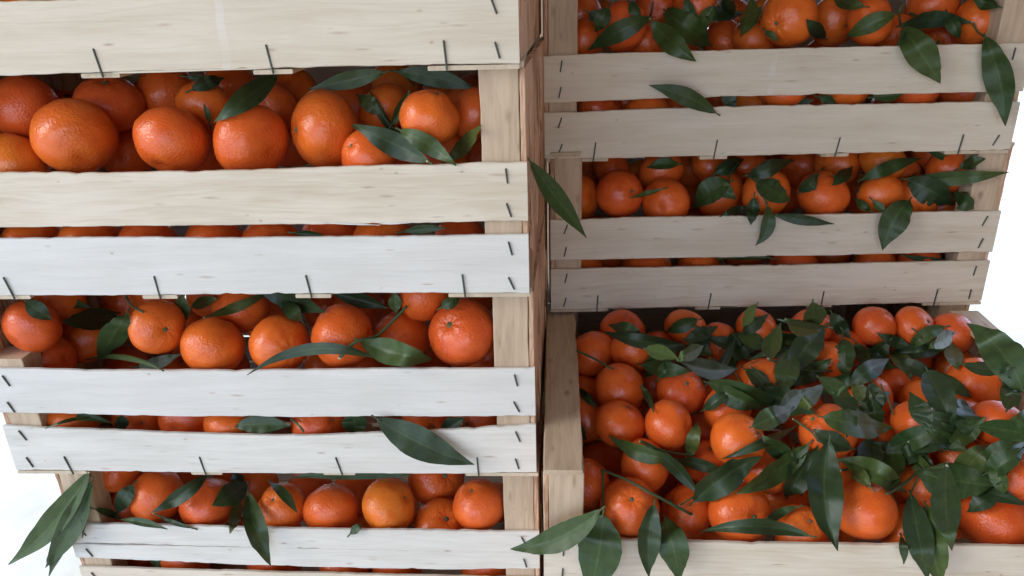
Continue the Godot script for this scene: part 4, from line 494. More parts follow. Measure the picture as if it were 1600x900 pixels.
	["2L","",0,0.0136,-.254,.967,-.021,[-.1038,-.0392,-.1646,-.0986,-.0373,-.1587,-.0940,-.0359,-.1561,-.0897,-.0347,-.1557,-.0857,-.0338,-.1568,-.0819,-.0330,-.1598,-.0784,-.0325,-.1655],"broad green leaf among mandarins in the second left crate, ninth from left"],
	["3L","",0,0.0142,-.736,-.439,.516,[-.2101,-.2323,-.0321,-.2121,-.2280,-.0300,-.2143,-.2242,-.0290,-.2188,-.2231,-.0343,-.2265,-.2257,-.0480,-.2342,-.2280,-.0618,-.2420,-.2302,-.0757],"green leaf among mandarins in the third left crate, tenth from left"],
	["3L","",0,0.0120,-.278,.957,-.086,[-.0773,-.2154,-.0210,-.0741,-.2130,-.0197,-.0710,-.2109,-.0190,-.0682,-.2095,-.0200,-.0656,-.2089,-.0228,-.0633,-.2089,-.0272,-.0620,-.2128,-.0408],"green leaf among mandarins in the third left crate, fourteenth from left"],
	["3L","",0,0.0126,-.230,.916,-.330,[-.3459,-.2490,-.1013,-.3383,-.2444,-.0957,-.3280,-.2377,-.0845,-.3175,-.2310,-.0727,-.3071,-.2244,-.0608,-.3005,-.2213,-.0563,-.2956,-.2198,-.0555],"narrow green leaf among mandarins in the third left crate, eighth from left"],
	["3L","",0,0.0150,.534,.520,-.667,[-.4550,-.2049,-.0174,-.4489,-.2065,-.0132,-.4439,-.2086,-.0105,-.4402,-.2114,-.0097,-.4375,-.2148,-.0102,-.4357,-.2188,-.0122,-.4345,-.2231,-.0152],"broad green leaf among mandarins in the third left crate, first from left"],
	["1R","H",0,0.0212,.440,-.898,-.008,[.1251,.0106,-.2509,.1120,.0079,-.2339,.1010,.0038,-.2311,.0906,-.0010,-.2327,.0808,-.0069,-.2405,.0713,-.0137,-.2522,.0613,-.0206,-.2574],""],
	["1R","H",1,0.0238,.590,.794,.146,[.1274,.0080,-.2518,.1343,.0004,-.2497,.1408,-.0063,-.2415,.1465,-.0121,-.2271,.1536,-.0182,-.2210,.1615,-.0241,-.2182,.1701,-.0300,-.2177],""],
	["1R","",0,0.0301,.537,.803,-.258,[.1479,.0156,-.2966,.1536,.0096,-.2794,.1606,.0037,-.2698,.1689,-.0025,-.2682,.1792,-.0091,-.2762,.1908,-.0161,-.2891,.2029,-.0230,-.3021],"green leaf among mandarins in the top right crate, fifth from left"],
	["1R","",0,0.0131,.887,.354,.298,[.1651,.0295,-.2760,.1665,.0237,-.2726,.1684,.0179,-.2706,.1709,.0121,-.2706,.1742,.0063,-.2728,.1782,.0004,-.2775,.1842,-.0061,-.2903],"green leaf among mandarins in the top right crate, sixth from left"],
	["1R","",0,0.0181,-.304,.898,-.319,[.1835,.0114,-.2704,.1904,.0119,-.2706,.1975,.0121,-.2716,.2076,.0115,-.2867,.2181,.0106,-.3020,.2287,.0096,-.3173,.2397,.0084,-.3326],"narrow green leaf among mandarins in the top right crate, eighth from left"],
	["1R","",0,0.0192,.986,.154,-.058,[.2254,.0287,-.2343,.2276,.0217,-.2467,.2295,.0146,-.2590,.2311,.0074,-.2713,.2318,.0001,-.2812,.2307,-.0068,-.2847,.2289,-.0135,-.2866],"green leaf among mandarins in the top right crate, tenth from left"],
	["1R","",0,0.0145,.951,.101,.291,[.1984,.0300,-.2337,.2025,.0261,-.2475,.2068,.0222,-.2613,.2113,.0183,-.2750,.2160,.0143,-.2888,.2210,.0102,-.3026,.2262,.0061,-.3163],"narrow green leaf among mandarins in the top right crate, ninth from left"],
	["1R","",1,0.0237,.588,.800,-.118,[.0634,.0164,-.2806,.0686,.0131,-.2807,.0737,.0098,-.2808,.0786,.0062,-.2809,.0835,.0025,-.2810,.0882,-.0013,-.2811,.0928,-.0054,-.2812],"broad green leaf among mandarins in the top right crate, second from left"],
	["1R","",0,0.0128,.646,.646,.407,[.1037,.0269,-.2476,.1055,.0245,-.2436,.1073,.0220,-.2409,.1091,.0193,-.2392,.1109,.0166,-.2384,.1127,.0138,-.2385,.1146,.0109,-.2393],"broad green leaf among mandarins in the top right crate, third from left"],
	["1R","",0,0.0196,.392,-.872,.294,[.3720,.0096,-.2433,.3617,.0071,-.2382,.3537,.0039,-.2381,.3467,.0002,-.2399,.3407,-.0040,-.2441,.3361,-.0090,-.2515,.3334,-.0148,-.2641],"green leaf among mandarins in the top right crate, fifteenth from left"],
	["1R","I",0,0.0192,-.088,.955,.282,[.3954,-.0043,-.2790,.4088,-.0015,-.2830,.4239,-.0001,-.2903,.4362,.0006,-.2905,.4465,.0004,-.2863,.4536,-.0004,-.2751,.4611,-.0024,-.2649],""],
	["1R","I",1,0.0299,.779,.597,.194,[.3880,-.0046,-.2565,.3883,-.0124,-.2381,.3892,-.0201,-.2222,.3974,-.0294,-.2232,.4050,-.0387,-.2227,.4128,-.0483,-.2228,.4207,-.0580,-.2232],""],
	["1R","J",1,0.0278,.761,.359,.540,[.4671,-.0150,-.2437,.4647,-.0271,-.2235,.4748,-.0419,-.2279,.4804,-.0564,-.2258,.4874,-.0717,-.2276,.4913,-.0869,-.2254,.4957,-.1028,-.2256],""],
	["1R","",0,0.0079,.649,.705,-.285,[.2465,-.0044,-.2542,.2480,-.0061,-.2510,.2496,-.0077,-.2482,.2517,-.0093,-.2466,.2541,-.0110,-.2463,.2568,-.0127,-.2471,.2599,-.0145,-.2487],"green leaf among mandarins in the top right crate, twelfth from left"],
	["1R","",1,0.0189,-.358,-.898,.256,[.1947,-.0832,-.2245,.1833,-.0763,-.2236,.1710,-.0695,-.2189,.1593,-.0642,-.2185,.1473,-.0595,-.2175,.1353,-.0557,-.2172,.1230,-.0525,-.2171],"green leaf hanging over a slat of the top right crate"],
	["1R","",1,0.0152,.818,.575,-.029,[.2055,-.0626,-.2456,.2081,-.0663,-.2457,.2106,-.0699,-.2457,.2132,-.0736,-.2458,.2157,-.0772,-.2458,.2183,-.0809,-.2459,.2209,-.0846,-.2459],"broad leaf in the slat gap of the top right crate, first from left"],
	["1R","",1,0.0151,-.068,.961,-.269,[.3650,-.0743,-.2490,.3701,-.0739,-.2491,.3752,-.0736,-.2492,.3803,-.0733,-.2493,.3854,-.0730,-.2494,.3905,-.0726,-.2495,.3956,-.0723,-.2496],"leaf in the slat gap of the top right crate, fourth from left"],
	["1R","",1,0.0112,.357,.915,.187,[.3081,-.0730,-.2478,.3113,-.0739,-.2479,.3144,-.0749,-.2479,.3175,-.0760,-.2480,.3206,-.0773,-.2481,.3236,-.0786,-.2481,.3266,-.0801,-.2482],"broad leaf in the slat gap of the top right crate, third from left"],
	["1R","",1,0.0084,-.329,.944,-.028,[.2848,-.0819,-.2473,.2876,-.0804,-.2474,.2905,-.0791,-.2474,.2935,-.0780,-.2475,.2966,-.0770,-.2475,.2998,-.0762,-.2476,.3030,-.0756,-.2477],"leaf in the slat gap of the top right crate, second from left"],
	["2R","",1,0.0178,.805,.572,-.158,[.0046,-.0809,-.0009,.0117,-.0936,-.0096,.0191,-.1067,-.0182,.0269,-.1201,-.0266,.0351,-.1338,-.0350,.0436,-.1478,-.0432,.0525,-.1622,-.0513],"dark green leaf sticking out sideways from the gap beside the second left crate"],
	["2R","",0,0.0300,.403,-.684,.608,[.2278,-.1716,-.2767,.2190,-.1740,-.2737,.2114,-.1778,-.2728,.2049,-.1829,-.2740,.1994,-.1895,-.2770,.1952,-.1982,-.2844,.1923,-.2089,-.2950],"broad green leaf among mandarins in the middle right crate, third from left"],
	["2R","",0,0.0204,-.243,.962,-.127,[.2120,-.1652,-.2881,.2171,-.1617,-.2882,.2225,-.1587,-.2889,.2294,-.1574,-.2954,.2386,-.1583,-.3107,.2480,-.1594,-.3259,.2578,-.1606,-.3410],"green leaf among mandarins in the middle right crate, fifth from left"],
	["2R","K",0,0.0287,.460,.714,-.528,[.2522,-.1627,-.2491,.2567,-.1659,-.2429,.2619,-.1693,-.2389,.2678,-.1730,-.2368,.2744,-.1769,-.2366,.2816,-.1809,-.2377,.2918,-.1872,-.2478],""],
	["2R","K",0,0.0170,-.196,.980,.029,[.2440,-.1609,-.2631,.2501,-.1566,-.2536,.2573,-.1532,-.2498,.2654,-.1504,-.2500,.2762,-.1495,-.2605,.2886,-.1494,-.2763,.3011,-.1487,-.2924],""],
	["2R","K",1,0.0160,.960,-.252,.124,[.2610,-.1883,-.2326,.2614,-.1951,-.2258,.2611,-.2023,-.2221,.2604,-.2101,-.2218,.2579,-.2172,-.2209,.2539,-.2239,-.2201,.2483,-.2301,-.2192],""],
	["2R","K",1,0.0158,.983,-.092,.161,[.2465,-.1798,-.2366,.2460,-.1845,-.2349,.2457,-.1896,-.2342,.2445,-.1937,-.2301,.2417,-.1959,-.2202,.2415,-.2011,-.2199,.2411,-.2061,-.2190],""],
	["2R","",0,0.0095,-.323,.890,-.322,[.2124,-.1968,-.2285,.2159,-.1940,-.2257,.2229,-.1956,-.2370,.2302,-.1975,-.2489,.2361,-.1977,-.2550,.2407,-.1962,-.2552,.2437,-.1931,-.2495],"green leaf among mandarins in the middle right crate, sixth from left"],
	["2R","",0,0.0065,.271,-.896,.351,[.1464,-.1693,-.2410,.1403,-.1712,-.2417,.1344,-.1735,-.2439,.1282,-.1755,-.2447,.1214,-.1759,-.2396,.1145,-.1761,-.2340,.1080,-.1771,-.2314],"narrow green leaf among mandarins in the middle right crate, first from left"],
	["2R","",1,0.0123,.148,.989,-.013,[.2678,-.1968,-.2261,.2784,-.1985,-.2244,.2891,-.2003,-.2234,.2996,-.2017,-.2217,.3105,-.2033,-.2211,.3216,-.2049,-.2211,.3327,-.2064,-.2213],"narrow green leaf hanging over a slat of the middle right crate, first from left"],
	["2R","",1,0.0300,.869,-.368,.330,[.4204,-.1870,-.2460,.4086,-.1914,-.2324,.4016,-.1987,-.2273,.3964,-.2071,-.2240,.3933,-.2169,-.2235,.3912,-.2273,-.2233,.3900,-.2383,-.2232],"green leaf hanging over a slat of the middle right crate, second from left"],
	["2R","",0,0.0159,-.320,.891,-.323,[.3733,-.1691,-.2673,.3799,-.1618,-.2594,.3889,-.1565,-.2570,.4037,-.1549,-.2674,.4161,-.1521,-.2716,.4339,-.1524,-.2866,.4526,-.1534,-.3023],"narrow green leaf among mandarins in the middle right crate, twelfth from left"],
	["2R","M",0,0.0171,-.088,.977,-.195,[.4264,-.1714,-.2762,.4409,-.1693,-.2661,.4576,-.1679,-.2614,.4708,-.1644,-.2509,.4821,-.1598,-.2382,.4999,-.1578,-.2381,.5194,-.1561,-.2413],""],
	["2R","M",0,0.0319,.468,.825,.316,[.4288,-.1722,-.2733,.4341,-.1740,-.2645,.4411,-.1771,-.2598,.4490,-.1812,-.2574,.4590,-.1869,-.2593,.4732,-.1953,-.2693,.4859,-.2034,-.2764],""],
	["2R","",0,0.0206,.160,.957,.242,[.4790,-.1873,-.2682,.4784,-.1877,-.2590,.4771,-.1878,-.2485,.4763,-.1880,-.2391,.4792,-.1903,-.2367,.4845,-.1938,-.2385,.4883,-.1965,-.2378],"broad green leaf among mandarins in the middle right crate, fifteenth from left"],
	["2R","",1,0.0103,.259,.938,-.232,[.4460,-.1391,-.2785,.4538,-.1423,-.2788,.4617,-.1452,-.2790,.4696,-.1476,-.2792,.4776,-.1497,-.2795,.4856,-.1514,-.2797,.4937,-.1526,-.2800],"narrow green leaf among mandarins in the middle right crate, fourteenth from left"],
	["2R","",0,0.0099,.743,.619,-.252,[.3795,-.1870,-.2430,.3814,-.1891,-.2410,.3835,-.1912,-.2393,.3861,-.1935,-.2384,.3882,-.1954,-.2366,.3900,-.1969,-.2337,.3928,-.1991,-.2333],"green leaf among mandarins in the middle right crate, eleventh from left"],
	["2R","",0,0.0101,.523,.851,.045,[.3682,-.1904,-.2605,.3690,-.1913,-.2544,.3704,-.1925,-.2496,.3725,-.1941,-.2464,.3752,-.1961,-.2446,.3754,-.1962,-.2369,.3773,-.1975,-.2334],"green leaf among mandarins in the middle right crate, tenth from left"],
	["2R","",0,0.0143,-.193,.939,-.285,[.2541,-.1537,-.2659,.2590,-.1509,-.2591,.2650,-.1490,-.2563,.2723,-.1482,-.2583,.2834,-.1503,-.2732,.2948,-.1523,-.2881,.3063,-.1542,-.3031],"green leaf among mandarins in the middle right crate, seventh from left"],
	["2R","",1,0.0090,.093,.893,-.440,[.4284,-.2553,-.2499,.4379,-.2580,-.2502,.4473,-.2600,-.2505,.4566,-.2615,-.2508,.4660,-.2623,-.2511,.4752,-.2624,-.2514,.4844,-.2620,-.2517],"narrow leaf in the slat gap of the middle right crate, second from left"],
	["2R","",1,0.0068,.013,.853,-.521,[.2199,-.2539,-.2434,.2304,-.2534,-.2437,.2410,-.2532,-.2441,.2515,-.2534,-.2444,.2621,-.2539,-.2447,.2727,-.2548,-.2451,.2834,-.2561,-.2454],"narrow leaf in the slat gap of the middle right crate, first from left"]
]
const TWIGS = [  # crate, sprig, radius, points, label
	["2L","A",0.0011,[-.0749,-.0751,.0168,-.1044,-.0682,-.0464,-.1203,-.0553,-.0574,-.1273,-.0414,-.0627],""],
	["2L","",0.0011,[-.1206,-.0215,-.1197,-.1116,-.0274,-.1199,-.1047,-.0362,-.1244],"thin bare green twig among the mandarins in the second left crate"],
	["3L","B",0.0016,[-.1675,-.2537,.0021,-.1531,-.2406,-.0034,-.1379,-.2422,-.0181,-.1237,-.2323,-.0309,-.1116,-.2212,-.0376],""],
	["3L","B",0.001,[-.1437,-.2532,-.0408,-.1354,-.2620,-.0316,-.1394,-.2567,-.0048],""],
	["3L","",0.0012,[-.3806,-.2138,-.0490,-.3638,-.2151,-.0277,-.3428,-.2129,-.0081],"thin bare green twig among the mandarins in the third left crate, first from left"],
	["3L","",0.0012,[-.2245,-.3251,-.0106,-.2119,-.3195,.0081,-.2070,-.3261,.0096],"thin bare green twig among the mandarins in the third left crate, second from left"],
	["4L","C",0.0012,[-.4497,-.3997,-.0293,-.4670,-.4273,-.0517,-.4582,-.4242,-.0303],""],
	["4L","D",0.0012,[-.3232,-.4657,-.1013,-.3284,-.4738,-.1121,-.3037,-.4485,-.0594],""],
	["4L","",0.0009,[-.3974,-.4558,-.0361,-.3787,-.4638,-.0339,-.3533,-.4680,-.0272],"thin bare green twig among the mandarins in the bottom left crate"],
	["3R","E",0.0014,[.1462,-.3999,.0299,.1090,-.3723,.0368,.0869,-.3633,.0288,.0654,-.3663,.0095],""],
	["3R","E",0.0013,[.0667,-.3677,.0084,.0659,-.3772,.0243,.0644,-.3799,.0549],""],
	["3R","E",0.0009,[.1360,-.3952,.0233,.1457,-.3910,.0194,.1538,-.3903,.0128],""],
	["3R","F",0.0014,[.3431,-.3247,.0604,.3565,-.3708,.0022,.3318,-.3728,.0214,.3088,-.3671,.0419],""],
	["3R","F",0.0009,[.3565,-.3708,.0022,.3472,-.3810,.0121,.3403,-.3826,.0222],""],
	["3R","",0.0012,[.2900,-.3811,-.0117,.3158,-.3831,-.0218,.3390,-.3792,-.0277],"thin bare green twig among the mandarins in the open front crate, eighth from left"],
	["3R","",0.0013,[.0474,-.3188,-.1378,.0661,-.3182,-.1173,.0825,-.3190,-.0962],"thin bare green twig among the mandarins in the open front crate, first from left"],
	["3R","G",0.0012,[.3195,-.3114,-.1784,.3317,-.3105,-.1864,.3450,-.3196,-.1889,.3378,-.3211,-.1677],""],
	["3R","",0.001,[.2262,-.3243,-.1122,.2373,-.3310,-.0973,.2527,-.3496,-.0971],"thin bare green twig among the mandarins in the open front crate, fourth from left"],
	["3R","",0.0011,[.2480,-.3380,-.0321,.2581,-.3384,-.0108,.2633,-.3439,-.0035,.2710,-.3398,-.0005],"thin bare green twig among the mandarins in the open front crate, sixth from left"],
	["3R","",0.0011,[.3659,-.3611,-.1744,.3893,-.3515,-.1580,.4127,-.3457,-.1513],"thin bare green twig among the mandarins in the open front crate, ninth from left"],
	["3R","",0.0009,[.3495,-.3320,-.0883,.3470,-.3336,-.0658,.3442,-.3391,-.0418],"thin bare green twig among the mandarins in the open front crate, tenth from left"],
	["3R","",0.0012,[.2454,-.3196,-.1202,.2758,-.3354,-.1285,.3117,-.3425,-.1343,.3538,-.3467,-.1564],"thin bare green twig among the mandarins in the open front crate, fifth from left"],
	["3R","",0.0011,[.4036,-.3214,-.0693,.4052,-.3339,-.0426,.4121,-.3344,-.0211],"thin bare green twig among the mandarins in the open front crate, twelfth from left"],
	["3R","",0.0011,[.3529,-.3559,-.0219,.3695,-.3604,-.0183,.3932,-.3554,-.0213],"thin bare green twig among the mandarins in the open front crate, eleventh from left"],
	["3R","",0.0011,[.1933,-.3356,-.1513,.2094,-.3362,-.1303,.2179,-.3422,-.1066],"thin bare green twig among the mandarins in the open front crate, third from left"],
	["3R","",0.0011,[.2496,-.3665,-.0267,.2669,-.3637,-.0071,.2851,-.3475,.0012],"thin bare green twig among the mandarins in the open front crate, seventh from left"],
	["3R","",0.0011,[.1025,-.3508,-.0133,.1260,-.3584,-.0089,.1560,-.3731,-.0232],"thin bare green twig among the mandarins in the open front crate, second from left"],
	["1R","",0.0011,[.2131,.0193,-.3122,.2292,.0121,-.2885,.2443,.0164,-.2694],"thin bare green twig among the mandarins in the top right crate, first from left"],
	["1R","",0.0011,[.4163,.0065,-.3136,.4309,.0003,-.2978,.4489,.0040,-.2943],"thin bare green twig among the mandarins in the top right crate, second from left"],
	["1R","H",0.0012,[.1251,.0106,-.2509,.1331,.0151,-.3005,.1342,.0256,-.3018],""],
	["1R","I",0.0012,[.3954,-.0043,-.2790,.3744,.0110,-.2389,.3774,.0200,-.2389],""],
	["1R","J",0.0011,[.4615,-.0012,-.2651,.4683,-.0113,-.2629,.4671,-.0150,-.2437],""],
	["2R","",0.0011,[.2431,-.1581,-.3110,.2292,-.1670,-.2850,.2270,-.1730,-.2762],"thin bare green twig among the mandarins in the middle right crate, first from left"],
	["2R","K",0.0012,[.2440,-.1609,-.2631,.2527,-.1665,-.2441,.2562,-.1772,-.2373,.2610,-.1883,-.2326],""],
	["2R","",0.0011,[.3837,-.1672,-.2982,.3778,-.1761,-.2825,.3694,-.1830,-.2610],"thin bare green twig among the mandarins in the middle right crate, second from left"],
	["2R","M",0.001,[.4642,-.1697,-.3225,.4451,-.1745,-.3021,.4264,-.1714,-.2762],""]
]
const SPRIGS = {
	"A": "twig with three leaves drooping onto the second left crate, one leaf pale",
	"B": "cut twig with a long leaf curling over the slat of the third left crate",
	"C": "sprig of grey-green leaves spilling out of the left end of the bottom crate",
	"D": "cluster of pointed leaves spilling over the top slat of the bottom left crate",
	"E": "forked twig with four leaves hanging over the left corner of the open front crate",
	"F": "twig with three long leaves hanging over the slat of the open front crate",
	"G": "twig with three leaves at the back of the open front crate",
	"H": "twig with two leaves at the left of the top right crate",
	"I": "twig with two dark leaves near the right of the top right crate",
	"J": "single glossy leaf hanging on its stalk at the right end of the top right crate",
	"K": "twig with four leaves dangling over the middle of the middle right crate",
	"M": "twig with two broad leaves at the right of the middle right crate"
}
const SLAT_EDGES = [0.0509, 0.0615, 0.1099]

const CRATE_LABEL = {
	"1L": "pale wooden crate on top of the left stack, only its lower slat showing",
	"2L": "pale wooden crate of large mandarins, second from top in the left stack",
	"3L": "whitish wooden crate with a sagging lower slat, third in the left stack",
	"4L": "wooden crate with a cracked top slat at the bottom of the left stack",
	"1R": "shaded wooden crate on top of the set-back right stack",
	"2R": "shaded wooden crate resting right behind the open crate of mandarins",
	"3R": "open-topped wooden crate heaped with mandarins and leaves in front of right stack",
}
const CRATE_NAME = {"1L": "top left crate", "2L": "second left crate", "3L": "third left crate", "4L": "bottom left crate", "1R": "top right crate", "2R": "middle right crate", "3R": "open front crate"}
# bends of the front slats in millimetres, five points from left to right: lower slat top edge, lower slat bottom edge, upper slat top edge, upper slat bottom edge
const BENDS = {
	"1L": [[0, 1, 1, 0, 0], [-1, 0, 1, 1, 0], [0, 0, 0, 0, 0], [0, 0, 0, 0, 0]],
	"2L": [[0, 1, 0, 0, 0], [0, 0, 1, 1, 0], [-2, -3, -3, -1, 0], [0, 0, 0, 0, 1]],
	"3L": [[-1, -6, -10, -7, 1], [1, 0, -1, -1, 0], [1, -2, -2, -1, 0], [3, 0, -2, -1, 0]],
	"4L": [[0, 0, 0, 0, 0], [0, 0, 0, 0, 0], [-1, 0, 0, 0, 1], [2, 0, -2, -2, 1]],
	"1R": [[-1, 1, 2, 1, 0], [0, 0, 0, 0, 0], [-1, 0, 0, 0, 0], [-1, 1, 1, 0, 0]],
	"2R": [[0, 0, 0, 0, 0], [0, 0, 0, 0, 0], [0, 1, 0, 0, 0], [0, 0, 0, 0, 0]],
	"3R": [[0, 0, 0, 0, 0], [0, 0, 0, 0, 0], [0, 0, -1, 0, 0], [0, 0, 0, 0, 0]],
}
const HIDDEN = [  # x, y, z, label; unseen crates added for support and to block light
	[-0.2435, -0.767, -0.02, "wooden crate directly under the bottom left crate"],
	[-0.2450, -0.957, -0.02, "wooden crate on the floor at the foot of the left stack"],
	[-0.2500, 0.188, 0.012, "unseen crate added for shade on top of the top left crate"],
	[0.2620, 0.060, -0.236, "unseen crate added for shade on top of the top right crate"],
	[-0.1000, 0.185, -0.560, "added unseen crate on top of the rear stack"],
	[-0.1000, -0.005, -0.560, "added unseen crate in the rear stack behind the top crates"],
	[-0.1000, -0.195, -0.560, "added unseen crate in the rear stack behind the second left crate"],
	[-0.1000, -0.385, -0.560, "added unseen crate in the rear stack behind the third left crate"],
	[-0.1000, -0.575, -0.560, "added unseen crate in the rear stack behind the bottom left crate"],
	[-0.1000, -0.765, -0.560, "added unseen crate second from the floor in the rear stack"],
	[-0.1000, -0.957, -0.560, "added unseen crate on the floor at the foot of the rear stack"],
	[0.2620, -0.7045, 0.05, "wooden crate directly under the open front crate"],
	[0.2620, -0.8925, 0.05, "wooden crate on the pallet at the front of the right stack"],
	[0.4120, -0.3100, -0.570, "added unseen crate far back behind the middle right crate"],
	[0.4120, -0.5000, -0.570, "added unseen crate far back below the middle right crate"],
	[0.4120, -0.6900, -0.570, "added unseen crate far back, second from the floor on the right"],
	[0.4120, -0.8800, -0.570, "added unseen crate far back on the floor at the right"],
	[0.2680, -0.4995, -0.252, "wooden crate under the middle right crate behind the open one"],
	[0.2680, -0.6950, -0.252, "wooden crate second from the pallet in the rear right stack"],
	[0.2680, -0.8870, -0.252, "wooden crate on the pallet at the foot of the rear right stack"],
]
const SLAT_WOOD = {  # lower front, upper front, rear
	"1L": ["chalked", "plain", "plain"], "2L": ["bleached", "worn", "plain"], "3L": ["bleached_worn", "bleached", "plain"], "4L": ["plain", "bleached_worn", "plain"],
	"1R": ["smooth", "chalked_again", "plain"], "2R": ["worn", "plain", "plain"], "3R": ["plain", "worn", "plain"],
}
const FLARE = {"1L": 2.7, "2L": 2.5, "3L": 2.3, "4L": 1.5}   # degrees by which the right-hand end board of a crate has sprung open
const HALF = 0.25      # half a crate's length
const DEEP = 0.30      # a crate's depth
const STAPLE_AT = [-0.19575, -0.06525, 0.06525, 0.19575]

var taken := {}
var mats := {}
var rng := RandomNumberGenerator.new()
var wire_long: Mesh
var wire_short: Mesh

func _ready():
	# camera
	var cam := Camera3D.new()
	cam.name = "camera"
	cam.fov = 41.037
	cam.near = 0.02
	cam.far = 200.0
	cam.transform = Transform3D(Basis(Vector3(.998761,-.025647,-.042645), Vector3(.007514,.924860,-.380234), Vector3(.049192,.379443,.923906)), Vector3(.01922,.05893,.60325))
	add_child(cam)
	cam.current = true
	# sky, exposure
	var sky_look := ProceduralSkyMaterial.new()
	sky_look.sky_top_color = Color(0.60, 0.71, 0.87)
	sky_look.sky_horizon_color = Color(0.84, 0.88, 0.92)
	sky_look.ground_horizon_color = Color(0.75, 0.74, 0.72)
	sky_look.ground_bottom_color = Color(0.55, 0.53, 0.50)
	sky_look.sky_energy_multiplier = 1.8
	var sky := Sky.new()
	sky.sky_material = sky_look
	var env := Environment.new()
	env.background_mode = Environment.BG_SKY
	env.sky = sky
	env.tonemap_mode = Environment.TONE_MAPPER_LINEAR
	env.tonemap_exposure = 1.3
	env.sdfgi_enabled = true
	env.ssao_enabled = true
	env.ssil_enabled = true
	var we := WorldEnvironment.new()
	we.name = "environment"
	we.environment = env
	add_child(we)
	# bright veiled daylight from the front left, low under the unseen roof
	var sun := DirectionalLight3D.new()
	sun.name = "sun"
	sun.light_energy = 0.5
	sun.light_color = Color(0.985, 0.99, 1.0)
	sun.light_angular_distance = 30.0
	sun.shadow_enabled = true
	add_child(sun)
	sun.look_at_from_position(Vector3(-1.6, 0.85, 0.78), Vector3.ZERO)

	rng.seed = 41
	make_materials()
	build_setting()
	build_crates()
	build_fruit()
	build_leaves()

# ---------------------------------------------------------------- helpers
func numbered(called: String) -> String:
	var n: int = taken.get(called, -1) + 1
	taken[called] = n
	return called if n == 0 else "%s_%03d" % [called, n]

func thing(called: String, label: String, category: String, group := "") -> Node3D:
	var o := Node3D.new()
	o.name = numbered(called)
	add_child(o)
	o.set_meta("label", label)
	o.set_meta("category", category)
	if group != "":
		o.set_meta("group", group)
	return o

func part(called: String, mesh: Mesh, m: Material, parent: Node3D, at := Transform3D.IDENTITY) -> MeshInstance3D:
	var o := MeshInstance3D.new()
	o.name = called
	o.mesh = mesh
	o.material_override = m
	o.transform = at
	o.cast_shadow = GeometryInstance3D.SHADOW_CASTING_SETTING_ON
	parent.add_child(o, true)
	return o

func bend(c: Array, s: float) -> float:
	# smooth curve through five values spread over 0..1
	var f: float = clampf(s, 0.0, 1.0) * 4.0
	var i: int = mini(int(f), 3)
	var t := f - i
	var a: float = c[maxi(i - 1, 0)]
	var b: float = c[i]
	var d: float = c[i + 1]
	var e: float = c[mini(i + 2, 4)]
	return 0.5 * (2.0 * b + (d - a) * t + (2.0 * a - 5.0 * b + 4.0 * d - e) * t * t + (3.0 * b - a - 3.0 * d + e) * t * t * t)

# sawn edges wander a little and have lost a splinter here and there
func edge_wear(n: FastNoiseLite, x: float, row: float) -> float:
	var chip := n.get_noise_2d(x * 38.0, row + 50.0)
	return n.get_noise_2d(x * 60.0, row) * 1.6 + n.get_noise_2d(x * 8.0, row + 20.0) * 2.0 - (maxf(chip - 0.33, 0.0) * 9.0)

# a thin board along x from -length/2 to length/2, y0..y1, its front at z = 0; edges may bend and are a little rough
func plank(length: float, y0: float, y1: float, thick: float, top := [0, 0, 0, 0, 0], low := [0, 0, 0, 0, 0], rough := 0.0003, segs := 40, uv_at := Vector2.ZERO, warp := 0.0, key := 0, fine := 8.0) -> ArrayMesh:
	var noise := FastNoiseLite.new()
	noise.seed = key + 7
	noise.frequency = 1.0
	noise.fractal_octaves = 3
	var b := minf(0.0007, thick * 0.25)
	var st := SurfaceTool.new()
	st.begin(Mesh.PRIMITIVE_TRIANGLES)
	var rings := []
	var along := []
	for i in segs + 1:
		var s := float(i) / segs
		var x := (s - 0.5) * length
		var yt: float = y1 + bend(top, s) * 0.001 + edge_wear(noise, x, 3.0) * rough
		var yb: float = y0 + bend(low, s) * 0.001 + edge_wear(noise, x, 9.0) * -rough
		var w: float = warp * sin(s * PI) + noise.get_noise_2d(x * 9.0, 40.0) * absf(warp) * 0.5
		rings.append([Vector3(x, yb + b, w), Vector3(x, yt - b, w), Vector3(x, yt, w - b), Vector3(x, yt, w - thick + b), Vector3(x, yt - b, w - thick), Vector3(x, yb + b, w - thick), Vector3(x, yb, w - thick + b), Vector3(x, yb, w - b)])
		along.append(x)
	for j in 8:
		st.set_smooth_group(j)
		var k := (j + 1) % 8
		for i in segs:
			var p := [rings[i][j], rings[i][k], rings[i + 1][k], rings[i + 1][j]]
			for q in [0, 1, 2, 0, 2, 3]:
				var v: Vector3 = p[q]
				st.set_uv(uv_at + Vector2(v.x * 2.0 + 0.5, (v.y - v.z) * fine))
				st.add_vertex(v)
	for e in [0, segs]:
		st.set_smooth_group(20 + e)
		var r: Array = rings[e]
		for j in range(1, 7):
			var tri := [r[0], r[j + 1], r[j]] if e == 0 else [r[0], r[j], r[j + 1]]
			for v in tri:
				st.set_uv(uv_at + Vector2(v.z * 2.0 + 0.1, v.y * 8.0))
				st.add_vertex(v)
	st.generate_normals()
	return st.commit()

func srgb(r: float, g: float, b: float) -> Color:
	return Color(r, g, b).linear_to_srgb()

